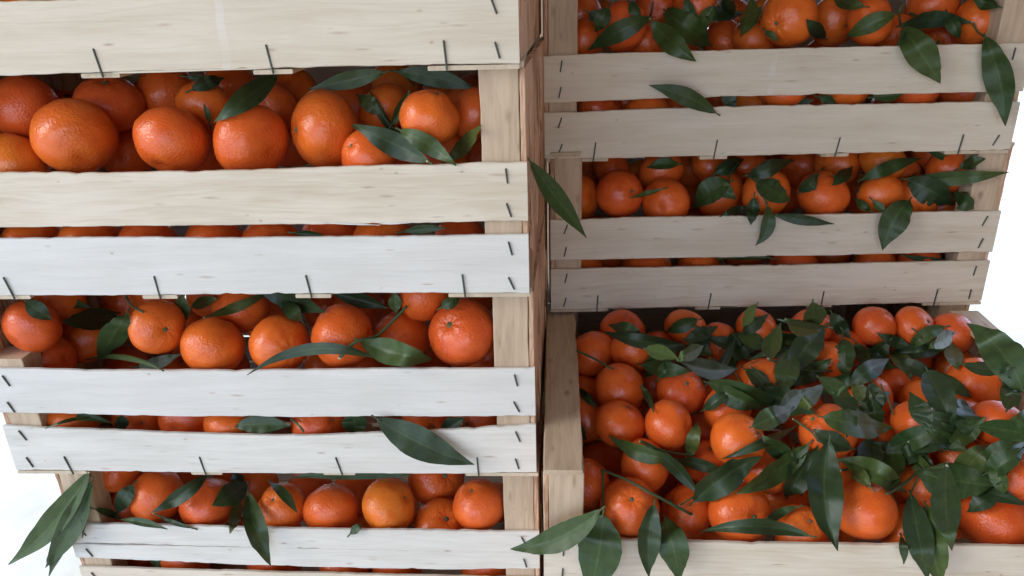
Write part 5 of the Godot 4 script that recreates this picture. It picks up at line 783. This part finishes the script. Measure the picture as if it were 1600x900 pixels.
# ---------------------------------------------------------------- materials
func wood_image(key: int, light: Color, dark: Color, contrast: float, specks: int, stripe := -1.0, tall := 256) -> Array:
	var img := Image.create(1024, tall, false, Image.FORMAT_RGB8)
	var relief := Image.create(1024, tall, false, Image.FORMAT_L8)
	var n := FastNoiseLite.new()
	n.seed = key
	n.frequency = 1.0
	n.fractal_octaves = 3
	var r := RandomNumberGenerator.new()
	r.seed = key * 17 + 3
	for y in tall:
		for x in 1024:
			var u := x / 1024.0
			var v := y / 256.0
			var broad := n.get_noise_2d(u * 2.2, v * 4.0)
			var grain := n.get_noise_3d(u * 5.0, v * 34.0 + broad * 2.0, 5.0)
			var fibre := n.get_noise_3d(u * 16.0, v * 170.0, 9.0)
			var blotch := n.get_noise_3d(u * 7.0, v * 5.0, 19.0)
			var k := 0.45 + contrast * (0.7 * grain + 0.45 * fibre + 0.8 * broad + 0.35 * blotch)
			var c := dark.lerp(light, clampf(k + 0.25, 0.0, 1.0))
			if stripe >= 0.0:
				var off := absf(u - stripe - 0.01 * v + 0.004 * blotch)
				if off < 0.006:
					c = c.lerp(Color(0.90, 0.90, 0.93), 0.24 * clampf(0.75 + 1.2 * blotch, 0.0, 1.0))
			img.set_pixel(x, y, c)
			relief.set_pixel(x, y, Color.from_hsv(0, 0, clampf(0.5 + 0.35 * fibre + 0.25 * grain, 0.0, 1.0)))
	for i in specks:      # little knots, bruises and smudges
		var cx := r.randi_range(20, 1003)
		var cy := r.randi_range(6, tall - 7)
		var lx := r.randf_range(3.0, 22.0)
		var ly := r.randf_range(1.0, 3.5)
		var deep := r.randf_range(0.12, 0.5)
		for y in range(maxi(cy - 8, 0), mini(cy + 9, tall)):
			for x in range(maxi(cx - 30, 0), mini(cx + 31, 1024)):
				var q := Vector2((x - cx) / lx, (y - cy) / ly + 0.3 * n.get_noise_2d(x * 0.2, i)).length()
				if q < 1.0:
					var c := img.get_pixel(x, y)
					img.set_pixel(x, y, c.lerp(Color(0.45, 0.33, 0.24), deep * (1.0 - q)))
	return [ImageTexture.create_from_image(img), ImageTexture.create_from_image(relief)]

func wood(key: int, light: Color, dark: Color, contrast: float, specks: int, stripe := -1.0, tall := 256, bump := 0.03) -> StandardMaterial3D:
	var t := wood_image(key, light, dark, contrast, specks, stripe, tall)
	var m := StandardMaterial3D.new()
	m.albedo_texture = t[0]
	m.roughness = 0.72
	m.heightmap_enabled = true
	m.heightmap_texture = t[1]
	m.heightmap_scale = bump
	return m

func make_materials():
	# pale poplar; boards differ a little in tone and wear, a few are bleached whiter
	var pale := srgb(0.68, 0.61, 0.50)
	var cream := srgb(0.53, 0.44, 0.325)
	mats.slat = {
		"plain": wood(1, pale, cream, 0.50, 44), "chalked": wood(3, pale, cream, 0.46, 40, 0.56), "smooth": wood(4, pale, cream, 0.40, 30),
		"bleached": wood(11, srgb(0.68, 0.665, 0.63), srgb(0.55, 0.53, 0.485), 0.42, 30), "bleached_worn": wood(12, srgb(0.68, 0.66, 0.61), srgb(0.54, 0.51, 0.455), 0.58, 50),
		"chalked_again": wood(2, pale, cream, 0.44, 36, 0.47), "worn": wood(5, pale, cream, 0.62, 60),
	}
	mats.post = wood(8, srgb(0.56, 0.43, 0.30), srgb(0.38, 0.27, 0.18), 0.7, 60, -1.0, 128)
	mats.panel = wood(9, srgb(0.66, 0.43, 0.29), srgb(0.34, 0.18, 0.10), 1.5, 260, -1.0, 256, 0.25)
	mats.board = wood(10, srgb(0.60, 0.50, 0.37), srgb(0.42, 0.33, 0.23), 0.6, 20, -1.0, 128)
	var w := StandardMaterial3D.new()
	w.albedo_color = srgb(0.09, 0.10, 0.085)
	w.metallic = 0.6
	w.roughness = 0.5
	mats.wire = w
	# mandarin skin
	var cell := FastNoiseLite.new()
	cell.seed = 5
	cell.noise_type = FastNoiseLite.TYPE_CELLULAR
	cell.cellular_return_type = FastNoiseLite.RETURN_DISTANCE
	cell.frequency = 0.042
	var pores := cell.get_seamless_image(512, 512)
	var pore_normal: Image = pores.duplicate()
	pore_normal.convert(Image.FORMAT_RGBA8)
	pore_normal.bump_map_to_normal_map(5.0)
	var pore_tex := ImageTexture.create_from_image(pore_normal)
	var soft := FastNoiseLite.new()
	soft.seed = 12
	soft.frequency = 0.006
	soft.fractal_octaves = 4
	var mott := soft.get_seamless_image(512, 512)
	var tones := [[srgb(0.76, 0.142, 0.022), srgb(0.66, 0.098, 0.015)], [srgb(0.77, 0.165, 0.022), srgb(0.69, 0.115, 0.015)], [srgb(0.77, 0.215, 0.024), srgb(0.71, 0.14, 0.016)], [srgb(0.71, 0.118, 0.022), srgb(0.60, 0.082, 0.015)]]
	mats.rind = []
	var r := RandomNumberGenerator.new()
	for ti in tones.size():
		r.seed = 90 + ti
		var img := Image.create(512, 512, false, Image.FORMAT_RGB8)
		for y in 512:
			for x in 512:
				var k := mott.get_pixel(x, y).r
				var pr := pores.get_pixel(x, y).r
				var c: Color = tones[ti][1].lerp(tones[ti][0], clampf((k - 0.25) * 1.8, 0.0, 1.0))
				img.set_pixel(x, y, c.lerp(tones[ti][0], 0.25 * pr))
		for i in 9:          # scars and specks
			var cx := r.randi_range(10, 500)
			var cy := r.randi_range(10, 500)
			var rad := r.randf_range(1.5, 6.0)
			var col := Color(0.62, 0.48, 0.26) if r.randf() < 0.6 else Color(0.30, 0.17, 0.08)
			for y in range(cy - 8, cy + 9):
				for x in range(cx - 8, cx + 9):
					var q := Vector2(x - cx, (y - cy) * r.randf_range(0.8, 1.3)).length() / rad
					if q < 1.0:
						img.set_pixel(posmod(x, 512), posmod(y, 512), img.get_pixel(posmod(x, 512), posmod(y, 512)).lerp(col, 0.7))
		var m := StandardMaterial3D.new()
		m.albedo_texture = ImageTexture.create_from_image(img)
		m.normal_enabled = true
		m.normal_texture = pore_tex
		m.normal_scale = 0.95
		m.roughness = 0.27
		m.uv1_triplanar = true
		m.uv1_scale = Vector3(0.55, 0.55, 0.55)
		m.subsurf_scatter_enabled = true
		m.subsurf_scatter_strength = 0.06
		mats.rind.append(m)
	var cx := StandardMaterial3D.new()
	cx.albedo_color = srgb(0.10, 0.11, 0.045)
	cx.roughness = 0.8
	mats.calyx = cx
	# leaves: blade colour with faint veins, across = v, along = u
	mats.leaf = []
	for tone in [[srgb(0.036, 0.074, 0.018), srgb(0.021, 0.046, 0.012)], [srgb(0.056, 0.096, 0.020), srgb(0.032, 0.060, 0.014)], [srgb(0.026, 0.054, 0.017), srgb(0.015, 0.034, 0.011)], [srgb(0.085, 0.105, 0.022), srgb(0.042, 0.066, 0.015)]]:
		var img := Image.create(512, 128, false, Image.FORMAT_RGB8)
		var nn := FastNoiseLite.new()
		nn.seed = 60 + mats.leaf.size()
		nn.frequency = 1.0
		nn.fractal_octaves = 3
		for y in 128:
			for x in 512:
				var u := x / 512.0
				var v := absf(y / 127.0 - 0.5) * 2.0
				var k := 0.5 + 0.7 * nn.get_noise_2d(u * 7.0, y / 127.0 * 3.0) + 0.25 * nn.get_noise_2d(u * 60.0, y / 6.0)
				var vein := pow(0.5 + 0.5 * cos((u * 13.0 - v * 1.5) * TAU), 24.0) * 0.22 * (1.0 - v)
				var rib := exp(-pow(v / 0.05, 2.0)) * 0.55
				var c: Color = tone[1].lerp(tone[0], clampf(k, 0.0, 1.0))
				c = c.lerp(Color(0.50, 0.56, 0.32), clampf(rib + vein, 0.0, 1.0) * 0.45)
				img.set_pixel(x, y, c)
		var m := StandardMaterial3D.new()
		m.albedo_texture = ImageTexture.create_from_image(img)
		m.roughness = 0.48
		m.backlight_enabled = true
		m.backlight = srgb(0.04, 0.07, 0.01)
		mats.leaf.append(m)
	var tg := StandardMaterial3D.new()
	tg.albedo_color = srgb(0.055, 0.085, 0.03)
	tg.roughness = 0.6
	mats.twig = tg
	var cut := StandardMaterial3D.new()
	cut.albedo_color = srgb(0.52, 0.47, 0.33)
	cut.roughness = 0.8
	mats.cut = cut
	# pale concrete
	var cn := FastNoiseLite.new()
	cn.seed = 31
	cn.frequency = 0.012
	cn.fractal_octaves = 5
	var ci := cn.get_seamless_image(512, 512)
	var fl := Image.create(512, 512, false, Image.FORMAT_RGB8)
	for y in 512:
		for x in 512:
			fl.set_pixel(x, y, srgb(0.60, 0.50, 0.34).lerp(srgb(0.82, 0.77, 0.65), ci.get_pixel(x, y).r))
	var fm := StandardMaterial3D.new()
	fm.albedo_texture = ImageTexture.create_from_image(fl)
	fm.roughness = 0.85
	fm.uv1_triplanar = true
	fm.uv1_world_triplanar = true
	fm.uv1_scale = Vector3(0.8, 0.8, 0.8)
	mats.floor = fm
	mats.added_roof = wood(15, srgb(0.34, 0.20, 0.10), srgb(0.24, 0.13, 0.06), 0.6, 10, -1.0, 64)  # warm brown of the unseen roof and wall, to tint bounced light

# ---------------------------------------------------------------- setting
func build_setting():
	for a in [["floor", -40.0, 20.0]]:
		var bm := BoxMesh.new()
		bm.size = Vector3(80.0, 0.1, a[2] - a[1])
		var o := part(a[0], bm, mats.floor, self, Transform3D(Basis.IDENTITY, Vector3(0, -1.01, (a[1] + a[2]) / 2.0)))
		o.set_meta("kind", "structure")
	# roof and wall are unseen additions that block and warm the light
	for a in [["added_roof", Vector3(2.3, 0.06, 4.2), Vector3(0.05, 0.95, 0.6)], ["added_wall", Vector3(0.12, 1.95, 3.6), Vector3(0.88, -0.02, 1.55)]]:
		var rb := BoxMesh.new()
		rb.size = a[1]
		var o := part(a[0], rb, mats.added_roof, self, Transform3D(Basis.IDENTITY, a[2]))
		o.set_meta("kind", "structure")

# ---------------------------------------------------------------- crates
func wire(length: float) -> Mesh:
	var c := CapsuleMesh.new()
	c.radius = 0.0008
	c.height = length
	c.radial_segments = 6
	c.rings = 1
	return c

func build_crates():
	wire_long = wire(0.0215)
	wire_short = wire(0.0125)
	var n := 0
	for key in CRATES:
		var a: Array = CRATES[key]
		var c := thing("fruit_crate", CRATE_LABEL[key], "crate", "stacked fruit crates")
		c.transform = Transform3D(Basis(Vector3.UP, a[4]) * Basis(Vector3.RIGHT, a[3]), Vector3(a[0], a[1], a[2]))
		crate_parts(c, key, n)
		n += 1
	# unseen crates added: lower ones carry these, upper and rear ones block light
	for a in HIDDEN:
		var c := thing("fruit_crate", a[3], "crate", "added unseen crates")
		c.position = Vector3(a[0], a[1], a[2])
		crate_parts(c, "2R", n)
		n += 1
	var pal := thing("pallet", "low wooden pallet on the floor under the right stacks", "pallet")
	pal.position = Vector3(0.265, -0.961, -0.1)
	for k in 7:
		part("deck_board", plank(0.66, -0.045, 0.045, 0.014, [0, 0, 0, 0, 0], [0, 0, 0, 0, 0], 0.0005, 10, Vector2(0, k * 0.3), 0.0, k), mats.board, pal, Transform3D(Basis(Vector3(1, 0, 0), Vector3(0, 0, -1), Vector3(0, 1, 0)), Vector3(0, 0.065, 0.28 - k * 0.115)))
	for k in 3:
		part("runner", plank(0.80, -0.0255, 0.0255, 0.06, [0, 0, 0, 0, 0], [0, 0, 0, 0, 0], 0.0005, 10, Vector2(0.3, k * 0.2), 0.0, k), mats.board, pal, Transform3D(Basis(Vector3.UP, PI / 2.0), Vector3(-0.27 + k * 0.28 + 0.03, 0.0256, -0.06)))

func crate_parts(c: Node3D, key: String, n: int):
	var e := SLAT_EDGES
	var bd: Array = BENDS[key]
	var zero := [0, 0, 0, 0, 0]
	# front slats
	var woods: Array = SLAT_WOOD[key]
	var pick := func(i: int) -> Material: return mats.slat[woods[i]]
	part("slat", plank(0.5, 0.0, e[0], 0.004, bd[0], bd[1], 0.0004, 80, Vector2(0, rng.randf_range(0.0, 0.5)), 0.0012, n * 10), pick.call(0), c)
	if key == "4L":    # split lengthwise on its left half
		var y: float = e[1] + 0.022
		part("slat", plank(0.5, y, e[2], 0.004, bd[2], [0.6, 0.5, 0.1, 0, 0], 0.0005, 90, Vector2(0, 0.05), 0.001, 31), pick.call(1), c)
		part("slat", plank(0.5, e[1], y, 0.004, [-0.9, -0.7, 0.2, 0.3, 0.3], bd[3], 0.0005, 90, Vector2(0, 0.05), 0.001, 34), pick.call(1), c, Transform3D(Basis.IDENTITY, Vector3(0, 0, -0.0004)))
	elif key != "1L" or true:
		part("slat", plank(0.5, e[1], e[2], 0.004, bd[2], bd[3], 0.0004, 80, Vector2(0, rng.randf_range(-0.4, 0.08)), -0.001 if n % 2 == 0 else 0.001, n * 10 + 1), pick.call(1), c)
	# slivers torn from the lower edge of a slat
	for sp in [["2L", 0.105, e[1] + 0.0003, 0.05, -0.06], ["2L", 0.145, e[1] + 0.0004, 0.03, 0.05], ["1R", -0.085, e[1] + 0.0012, 0.03, 0.05], ["1L", 0.0, 0.0003, 0.16, 0.012], ["2R", 0.05, 0.0002, 0.2, 0.008]]:
		if sp[0] == key and n < 7:
			part("splinter", plank(sp[3], -0.0007, 0.0007, 0.0012, [-0.6, 0, 0, 0, -0.6], [0.6, 0, 0, 0, 0.6], 0.0002, 10, Vector2(0, 0.3), 0.001, 4), pick.call(0), c, Transform3D(Basis(Vector3.BACK, sp[4]), Vector3(sp[1], sp[2], 0.0006)))
	# rear slats; the third, added to keep back light out, not on open crate
	for s in ([[0.0, e[0]], [e[1], e[2]]] if key == "3R" else [[0.0, e[0]], [e[1], e[2]], [e[2] + 0.002, 0.1803]]):
		part("slat", plank(0.5, s[0], s[1], 0.004, zero, zero, 0.0003, 20, Vector2(rng.randf(), rng.randf()), 0.0, n * 10 + 5), pick.call(2), c, Transform3D(Basis.IDENTITY, Vector3(0, 0, -DEEP + 0.004)))
	# ends: a rough board, a post at each corner, a batten on top
	for sx in [-1, 1]:
		var panel_at := Transform3D(Basis(Vector3(0, 1, 0), Vector3(0, 0, -sx), Vector3(sx, 0, 0)) if sx > 0 else Basis(Vector3(0, 1, 0), Vector3(0, 0, 1), Vector3(-1, 0, 0)).rotated(Vector3.UP, 0.0), Vector3(sx * 0.2498, 0.0905, -DEEP / 2.0))
		if sx > 0 and FLARE.has(key) and n < 7:
			var hinge := Transform3D(Basis.IDENTITY, Vector3(0.2498, 0, -0.006))
			panel_at = hinge * Transform3D(Basis(Vector3.UP, deg_to_rad(-FLARE[key])), Vector3.ZERO) * hinge.affine_inverse() * panel_at
		var panel := part("end_panel", plank(0.1803, -DEEP / 2.0 + 0.0045, DEEP / 2.0 - 0.0045, 0.0045, [0, 0.5, 0, -0.5, 0], zero, 0.0006, 24, Vector2(rng.randf_range(-0.25, 0.25), 0.5), 0.0, n * 10 + 6 + sx, 3.0), mats.panel, c, panel_at)
		if sx > 0 and FLARE.has(key) and n < 7:
			for k in 16:      # the rough board sheds splinters
				var long := rng.randf_range(0.02, 0.07)
				var wide := rng.randf_range(0.0015, 0.005)
				part("splinter", plank(long, -wide, wide, 0.0016, [-wide * 900, 0, 0, 0, -wide * 900], [wide * 900, 0, 0, 0, wide * 900], 0.0003, 6, Vector2(rng.randf_range(-0.2, 0.2), rng.randf()), 0.0006, k, 3.0), mats.panel, panel, Transform3D(Basis(Vector3.BACK, rng.randf_range(-0.12, 0.12)), Vector3(rng.randf_range(-0.05, 0.05), rng.randf_range(-0.13, 0.13), 0.0012)))
		for front in [true, false]:
			var pz := -0.0042 if front else -DEEP + 0.0042 + 0.026
			var stand := Basis(Vector3(0, 1, 0), Vector3(-1, 0, 0), Vector3(0, 0, 1))
			var tall := 0.1795 if not (key == "3L" and sx < 0 and front) else 0.118      # one post is broken off
			part("corner_post", plank(tall, -0.0152, 0.0152, 0.026, zero, [0, 0.2, -0.3, 0.2, 0], 0.0003, 12, Vector2(rng.randf_range(-0.3, 0.3), rng.randf_range(0.3, 0.7)), 0.0, n * 10 + 8), mats.post, c, Transform3D(stand, Vector3(sx * 0.2299, 0.0008 + tall / 2.0, pz)))
		var flat := Basis(Vector3(0, 0, -1), Vector3(1, 0, 0), Vector3(0, -1, 0))
		part("top_batten", plank(DEEP - 0.002, -0.0165, 0.0165, 0.0046, zero, zero, 0.0004, 20, Vector2(rng.randf_range(-0.2, 0.2), rng.randf_range(0.3, 0.7)), 0.0, n * 10 + 3 + sx), mats.post if key == "3R" else mats.board, c, Transform3D(flat, Vector3(sx * 0.2325, 0.1812, -DEEP / 2.0)))
	# bottom: boards across, planks along
	for bx in [[-0.216, 0.068], [-0.06525, 0.030], [0.06525, 0.030], [0.216, 0.068]]:
		var flat2 := Basis(Vector3(0, 0, -1), Vector3(1, 0, 0), Vector3(0, -1, 0))
		part("bottom_board", plank(DEEP - 0.001 + rng.randf_range(-0.001, 0.001), -bx[1] / 2.0, bx[1] / 2.0, 0.0034, zero, zero, 0.0005, 14, Vector2(rng.randf_range(-0.2, 0.2), rng.randf_range(0.4, 0.6)), 0.0, n * 10 + 2), mats.board, c, Transform3D(flat2, Vector3(bx[0] + rng.randf_range(-0.002, 0.002), -0.0037, -DEEP / 2.0)))
	for k in 4:
		var lay := Basis(Vector3(1, 0, 0), Vector3(0, 0, -1), Vector3(0, 1, 0))
		part("bottom_plank", plank(0.428, -0.032, 0.032, 0.003, zero, zero, 0.0003, 10, Vector2(rng.randf(), rng.randf()), 0.0, n * 10 + 4 + k), mats.board, c, Transform3D(lay, Vector3(0, 0.0032, -0.042 - k * 0.071)))
	# staples: four along the bottom edge, two at each slat end
	var lean := 0.16 if key.ends_with("L") else -0.12
	for x in STAPLE_AT:
		var b := Basis(Vector3.BACK, lean * rng.randf_range(0.3, 1.3) * (1.0 if x < 0.15 or key.ends_with("R") else 0.4)) * Basis(Vector3.RIGHT, 0.02)
		part("staple", wire_long, mats.wire, c, Transform3D(b, Vector3(x, 0.0072, 0.0013)))
	for sx in [-1, 1]:
		for y in [0.010, e[0] - 0.011, e[1] + 0.010, e[2] - 0.011]:
			var b := Basis(Vector3.BACK, (0.26 if key.ends_with("L") else -0.2) + rng.randf_range(-0.18, 0.18)) * Basis(Vector3.RIGHT, 0.05)
			part("staple", wire_short, mats.wire, c, Transform3D(b, Vector3(sx * (0.2335 + rng.randf_range(-0.002, 0.002)), y + rng.randf_range(-0.001, 0.001), 0.0008)))

# ---------------------------------------------------------------- mandarins
func rind_mesh(key: int, flat: float, neck: float, lobes: float) -> ArrayMesh:
	var n := FastNoiseLite.new()
	n.seed = 200 + key
	n.frequency = 0.9
	var st := SurfaceTool.new()
	st.begin(Mesh.PRIMITIVE_TRIANGLES)
	st.set_smooth_group(0)
	var rows := 26
	var cols := 40
	var grid := []
	for i in rows + 1:
		var th := PI * i / rows
		var line := []
		for j in cols:
			var ph := TAU * j / cols
			var dir := Vector3(sin(th) * cos(ph), cos(th), sin(th) * sin(ph))
			var r := 1.0 + 0.05 * n.get_noise_3dv(dir * 1.1)
			r += neck * exp(-pow(th / 0.42, 2.0)) - 0.15 * exp(-pow(th / 0.20, 2.0))
			r += lobes * cos(ph * 9.0 + key) * exp(-pow((th - 0.35) / 0.35, 2.0))
			var lo := PI - th
			r -= 0.09 * exp(-pow(lo / 0.22, 2.0))
			var p := dir * r
			p.y *= flat
			line.append(p)
		grid.append(line)
	for i in rows:
		for j in cols:
			var k := (j + 1) % cols
			var q := [grid[i][j], grid[i][k], grid[i + 1][k], grid[i + 1][j]]
			if i > 0:
				for v in [q[0], q[1], q[2]]:
					st.add_vertex(v)
			if i < rows - 1:
				for v in [q[0], q[2], q[3]]:
					st.add_vertex(v)
	st.generate_normals()
	st.index()
	return st.commit()

func calyx_mesh() -> ArrayMesh:
	var st := SurfaceTool.new()
	st.begin(Mesh.PRIMITIVE_TRIANGLES)
	st.set_smooth_group(-1)
	var ring := []
	for j in 10:
		var r := 0.15 if j % 2 == 0 else 0.085
		ring.append(Vector3(cos(TAU * j / 10.0) * r, -0.01 if j % 2 == 0 else 0.0, sin(TAU * j / 10.0) * r))
	for j in 10:
		var a: Vector3 = ring[j]
		var b: Vector3 = ring[(j + 1) % 10]
		var ai := a * 0.4 + Vector3(0, 0.03, 0)
		var bi := b * 0.4 + Vector3(0, 0.03, 0)
		var down := Vector3(0, -0.06, 0)
		for tri in [[a, ai, b], [b, ai, bi], [ai, Vector3(0, 0.07, 0), bi], [a, b, a + down], [b, b + down, a + down]]:
			for v in tri:
				st.add_vertex(v)
	st.generate_normals()
	return st.commit()

func build_fruit():
	var shapes := [rind_mesh(1, 0.86, 0.03, 0.006), rind_mesh(2, 0.90, 0.07, 0.010), rind_mesh(3, 0.83, 0.0, 0.008), rind_mesh(4, 0.94, 0.05, 0.004), rind_mesh(5, 0.88, 0.10, 0.012), rind_mesh(6, 0.84, 0.02, 0.005)]
	var tops := [0.86 * 0.88, 0.90 * 0.92, 0.83 * 0.85, 0.94 * 0.90, 0.88 * 0.95, 0.84 * 0.87]
	var star := calyx_mesh()
	var r := RandomNumberGenerator.new()
	r.seed = 77
	for f in FRUIT:
		var o := thing("mandarin", f[5], "mandarin", "mandarins in the %s" % CRATE_NAME[f[0]])
		o.position = Vector3(f[1], f[2], f[3])
		var k := r.randi_range(0, 5)
		# stems point anywhere, mostly upwards and sideways
		var tilt := r.randf_range(0.1, 1.9)
		var b := Basis(Vector3.UP, r.randf() * TAU) * Basis(Vector3.RIGHT, tilt) * Basis(Vector3.UP, r.randf() * TAU)
		var pick := r.randf()
		var tone := 0 if pick < 0.52 else 1 if pick < 0.72 else 2 if pick < 0.77 else 3
		var rad: float = f[4]
		part("rind", shapes[k], mats.rind[tone], o, Transform3D(b.scaled(Vector3.ONE * rad), Vector3.ZERO))
		part("calyx", star, mats.calyx, o, Transform3D(b.scaled(Vector3.ONE * rad), b * Vector3(0, (tops[k] + 0.01) * rad, 0)))

# ---------------------------------------------------------------- leaves and twigs
func curve_at(p: Array, s: float) -> Vector3:
	var f := clampf(s, 0.0, 1.0) * (p.size() - 1)
	var i := mini(int(f), p.size() - 2)
	var a: Vector3 = p[maxi(i - 1, 0)]
	var d: Vector3 = p[mini(i + 2, p.size() - 1)]
	return p[i].cubic_interpolate(p[i + 1], a, d, f - i)

func points(flat: Array) -> Array:
	var out := []
	for i in range(0, flat.size(), 3):
		out.append(Vector3(flat[i], flat[i + 1], flat[i + 2]))
	return out

func blade_mesh(p: Array, across: Vector3, width: float, key: int, loose: float) -> ArrayMesh:
	var n := FastNoiseLite.new()
	n.seed = 300 + key
	n.frequency = 1.0
	var st := SurfaceTool.new()
	st.begin(Mesh.PRIMITIVE_TRIANGLES)
	var rows := 18
	var half := 4
	var fold := 0.26 + 0.5 * n.get_noise_1d(3.3)
	var curl := 0.35 * loose * n.get_noise_1d(8.8)
	var peak := 0.44 + 0.07 * n.get_noise_1d(5.1)
	var grid := []
	for i in rows + 1:
		var s := float(i) / rows
		var c := curve_at(p, s)
		var t := (curve_at(p, s + 0.03) - curve_at(p, s - 0.03)).normalized()
		var sd := (across - t * across.dot(t)).normalized()
		var up := t.cross(sd).normalized()
		if up.dot(Vector3(0, 0.4, 1)) < 0.0:
			up = -up
		# lance shape with a drawn-out tip
		var e := s / peak if s < peak else (1.0 - s) / (1.0 - peak)
		var w := 0.5 * width * (pow(sin(e * PI / 2.0), 0.75) if s < peak else pow(sin(e * PI / 2.0), 1.15))
		w = maxf(w, 0.0007 if i < rows else 0.0003)
		var line := []
		for j in range(-half, half + 1):
			var v := float(j) / half
			var wave := 0.14 * n.get_noise_2d(s * 6.0, 20.0 * signf(v)) * absf(v) * width
			line.append(c + sd * w * v * cos(fold * absf(v)) + up * (w * absf(v) * sin(fold) + w * v * curl + wave))
		grid.append([line, up])
	for layer in 2:
		st.set_smooth_group(layer)
		for i in rows:
			for j in 2 * half:
				var q := [[i, j], [i, j + 1], [i + 1, j + 1], [i + 1, j]]
				var order := [0, 1, 2, 0, 2, 3] if layer == 0 else [0, 2, 1, 0, 3, 2]
				for o in order:
					var g: Array = grid[q[o][0]]
					var edge := 0.0 if q[o][1] == 0 or q[o][1] == 2 * half or q[o][0] == rows else 1.0
					st.set_uv(Vector2(float(q[o][0]) / rows, float(q[o][1]) / (2 * half)))
					st.add_vertex(g[0][q[o][1]] - (g[1] * 0.0003 * edge if layer == 1 else Vector3.ZERO))
	st.generate_normals()
	st.index()
	return st.commit()

func tube_mesh(p: Array, r0: float, r1: float, steps := 14, sides := 6) -> ArrayMesh:
	var st := SurfaceTool.new()
	st.begin(Mesh.PRIMITIVE_TRIANGLES)
	st.set_smooth_group(0)
	var rings := []
	for i in steps + 1:
		var s := float(i) / steps
		var c := curve_at(p, s)
		var t := (curve_at(p, s + 0.04) - curve_at(p, s - 0.04)).normalized()
		var a := t.cross(Vector3(0.3, 0.2, 0.9)).normalized()
		var b := t.cross(a)
		var r := lerpf(r0, r1, s) * (1.0 + 0.25 * exp(-pow((fposmod(s * 3.3, 1.0) - 0.5) / 0.08, 2.0)))
		var ring := []
		for j in sides:
			ring.append(c + (a * cos(TAU * j / sides) + b * sin(TAU * j / sides)) * r)
		rings.append(ring)
	for i in steps:
		for j in sides:
			var k := (j + 1) % sides
			for v in [rings[i][j], rings[i + 1][j], rings[i + 1][k], rings[i][j], rings[i + 1][k], rings[i][k]]:
				st.add_vertex(v)
	for e in [0, steps]:
		var c0 := Vector3.ZERO
		for v in rings[e]:
			c0 += v / sides
		for j in sides:
			var k := (j + 1) % sides
			for v in ([c0, rings[e][j], rings[e][k]] if e == 0 else [c0, rings[e][k], rings[e][j]]):
				st.add_vertex(v)
	st.generate_normals()
	return st.commit()

func leaf_parts(o: Node3D, a: Array, key: int, called: String):
	var p := points(a[7])
	var m: Material = mats.leaf[[0, 2, 1, 0, 2][key % 5] if a[2] > 0 else [0, 1, 2, 0, 2, 1, 0, 2, 3, 2, 0][key % 11]]
	var local := []
	for v in p:
		local.append(v - o.position)
	var blade := part(called, blade_mesh(local, Vector3(a[4], a[5], a[6]), a[3], key, 0.2 if a[2] > 0 else 1.0), m, o)
	# stalk
	var back: Vector3 = (local[0] - local[1]).normalized()
	part("stalk", tube_mesh([local[0] + back * 0.006, local[0], local[0].lerp(local[1], 0.3)], 0.0009, 0.0006, 5), mats.twig, blade if called == "leaf" else o)

func build_leaves():
	var sprigs := {}
	var key := 0
	for s in SPRIGS:
		var o := thing("leafy_twig", SPRIGS[s], "twig", "leafy twigs on the crates")
		sprigs[s] = o
		for a in LEAVES:
			if a[1] == s:
				o.position = points(a[7])[0]
				break
	for a in LEAVES:
		if a[1] != "":
			leaf_parts(sprigs[a[1]], a, key, "leaf")
		else:
			var o := thing("citrus_leaf", a[8], "leaf", "loose leaves in the %s" % CRATE_NAME[a[0]])
			o.position = points(a[7])[0]
			leaf_parts(o, a, key, "blade")
		key += 1
	for a in TWIGS:
		var o: Node3D
		if a[1] != "":
			o = sprigs[a[1]]
		else:
			o = thing("twig", a[4], "twig", "bare twigs among the fruit")
			o.position = points(a[3])[0]
		var local := []
		for v in points(a[3]):
			local.append(v - o.position)
		var stem := part("stem", tube_mesh(local, a[2], a[2] * 0.8), mats.twig, o)
		var tip := SphereMesh.new()
		tip.radius = a[2] * 1.15
		tip.height = a[2] * 1.6
		tip.radial_segments = 8
		tip.rings = 4
		part("cut_end", tip, mats.cut, stem, Transform3D(Basis.IDENTITY, local[0]))
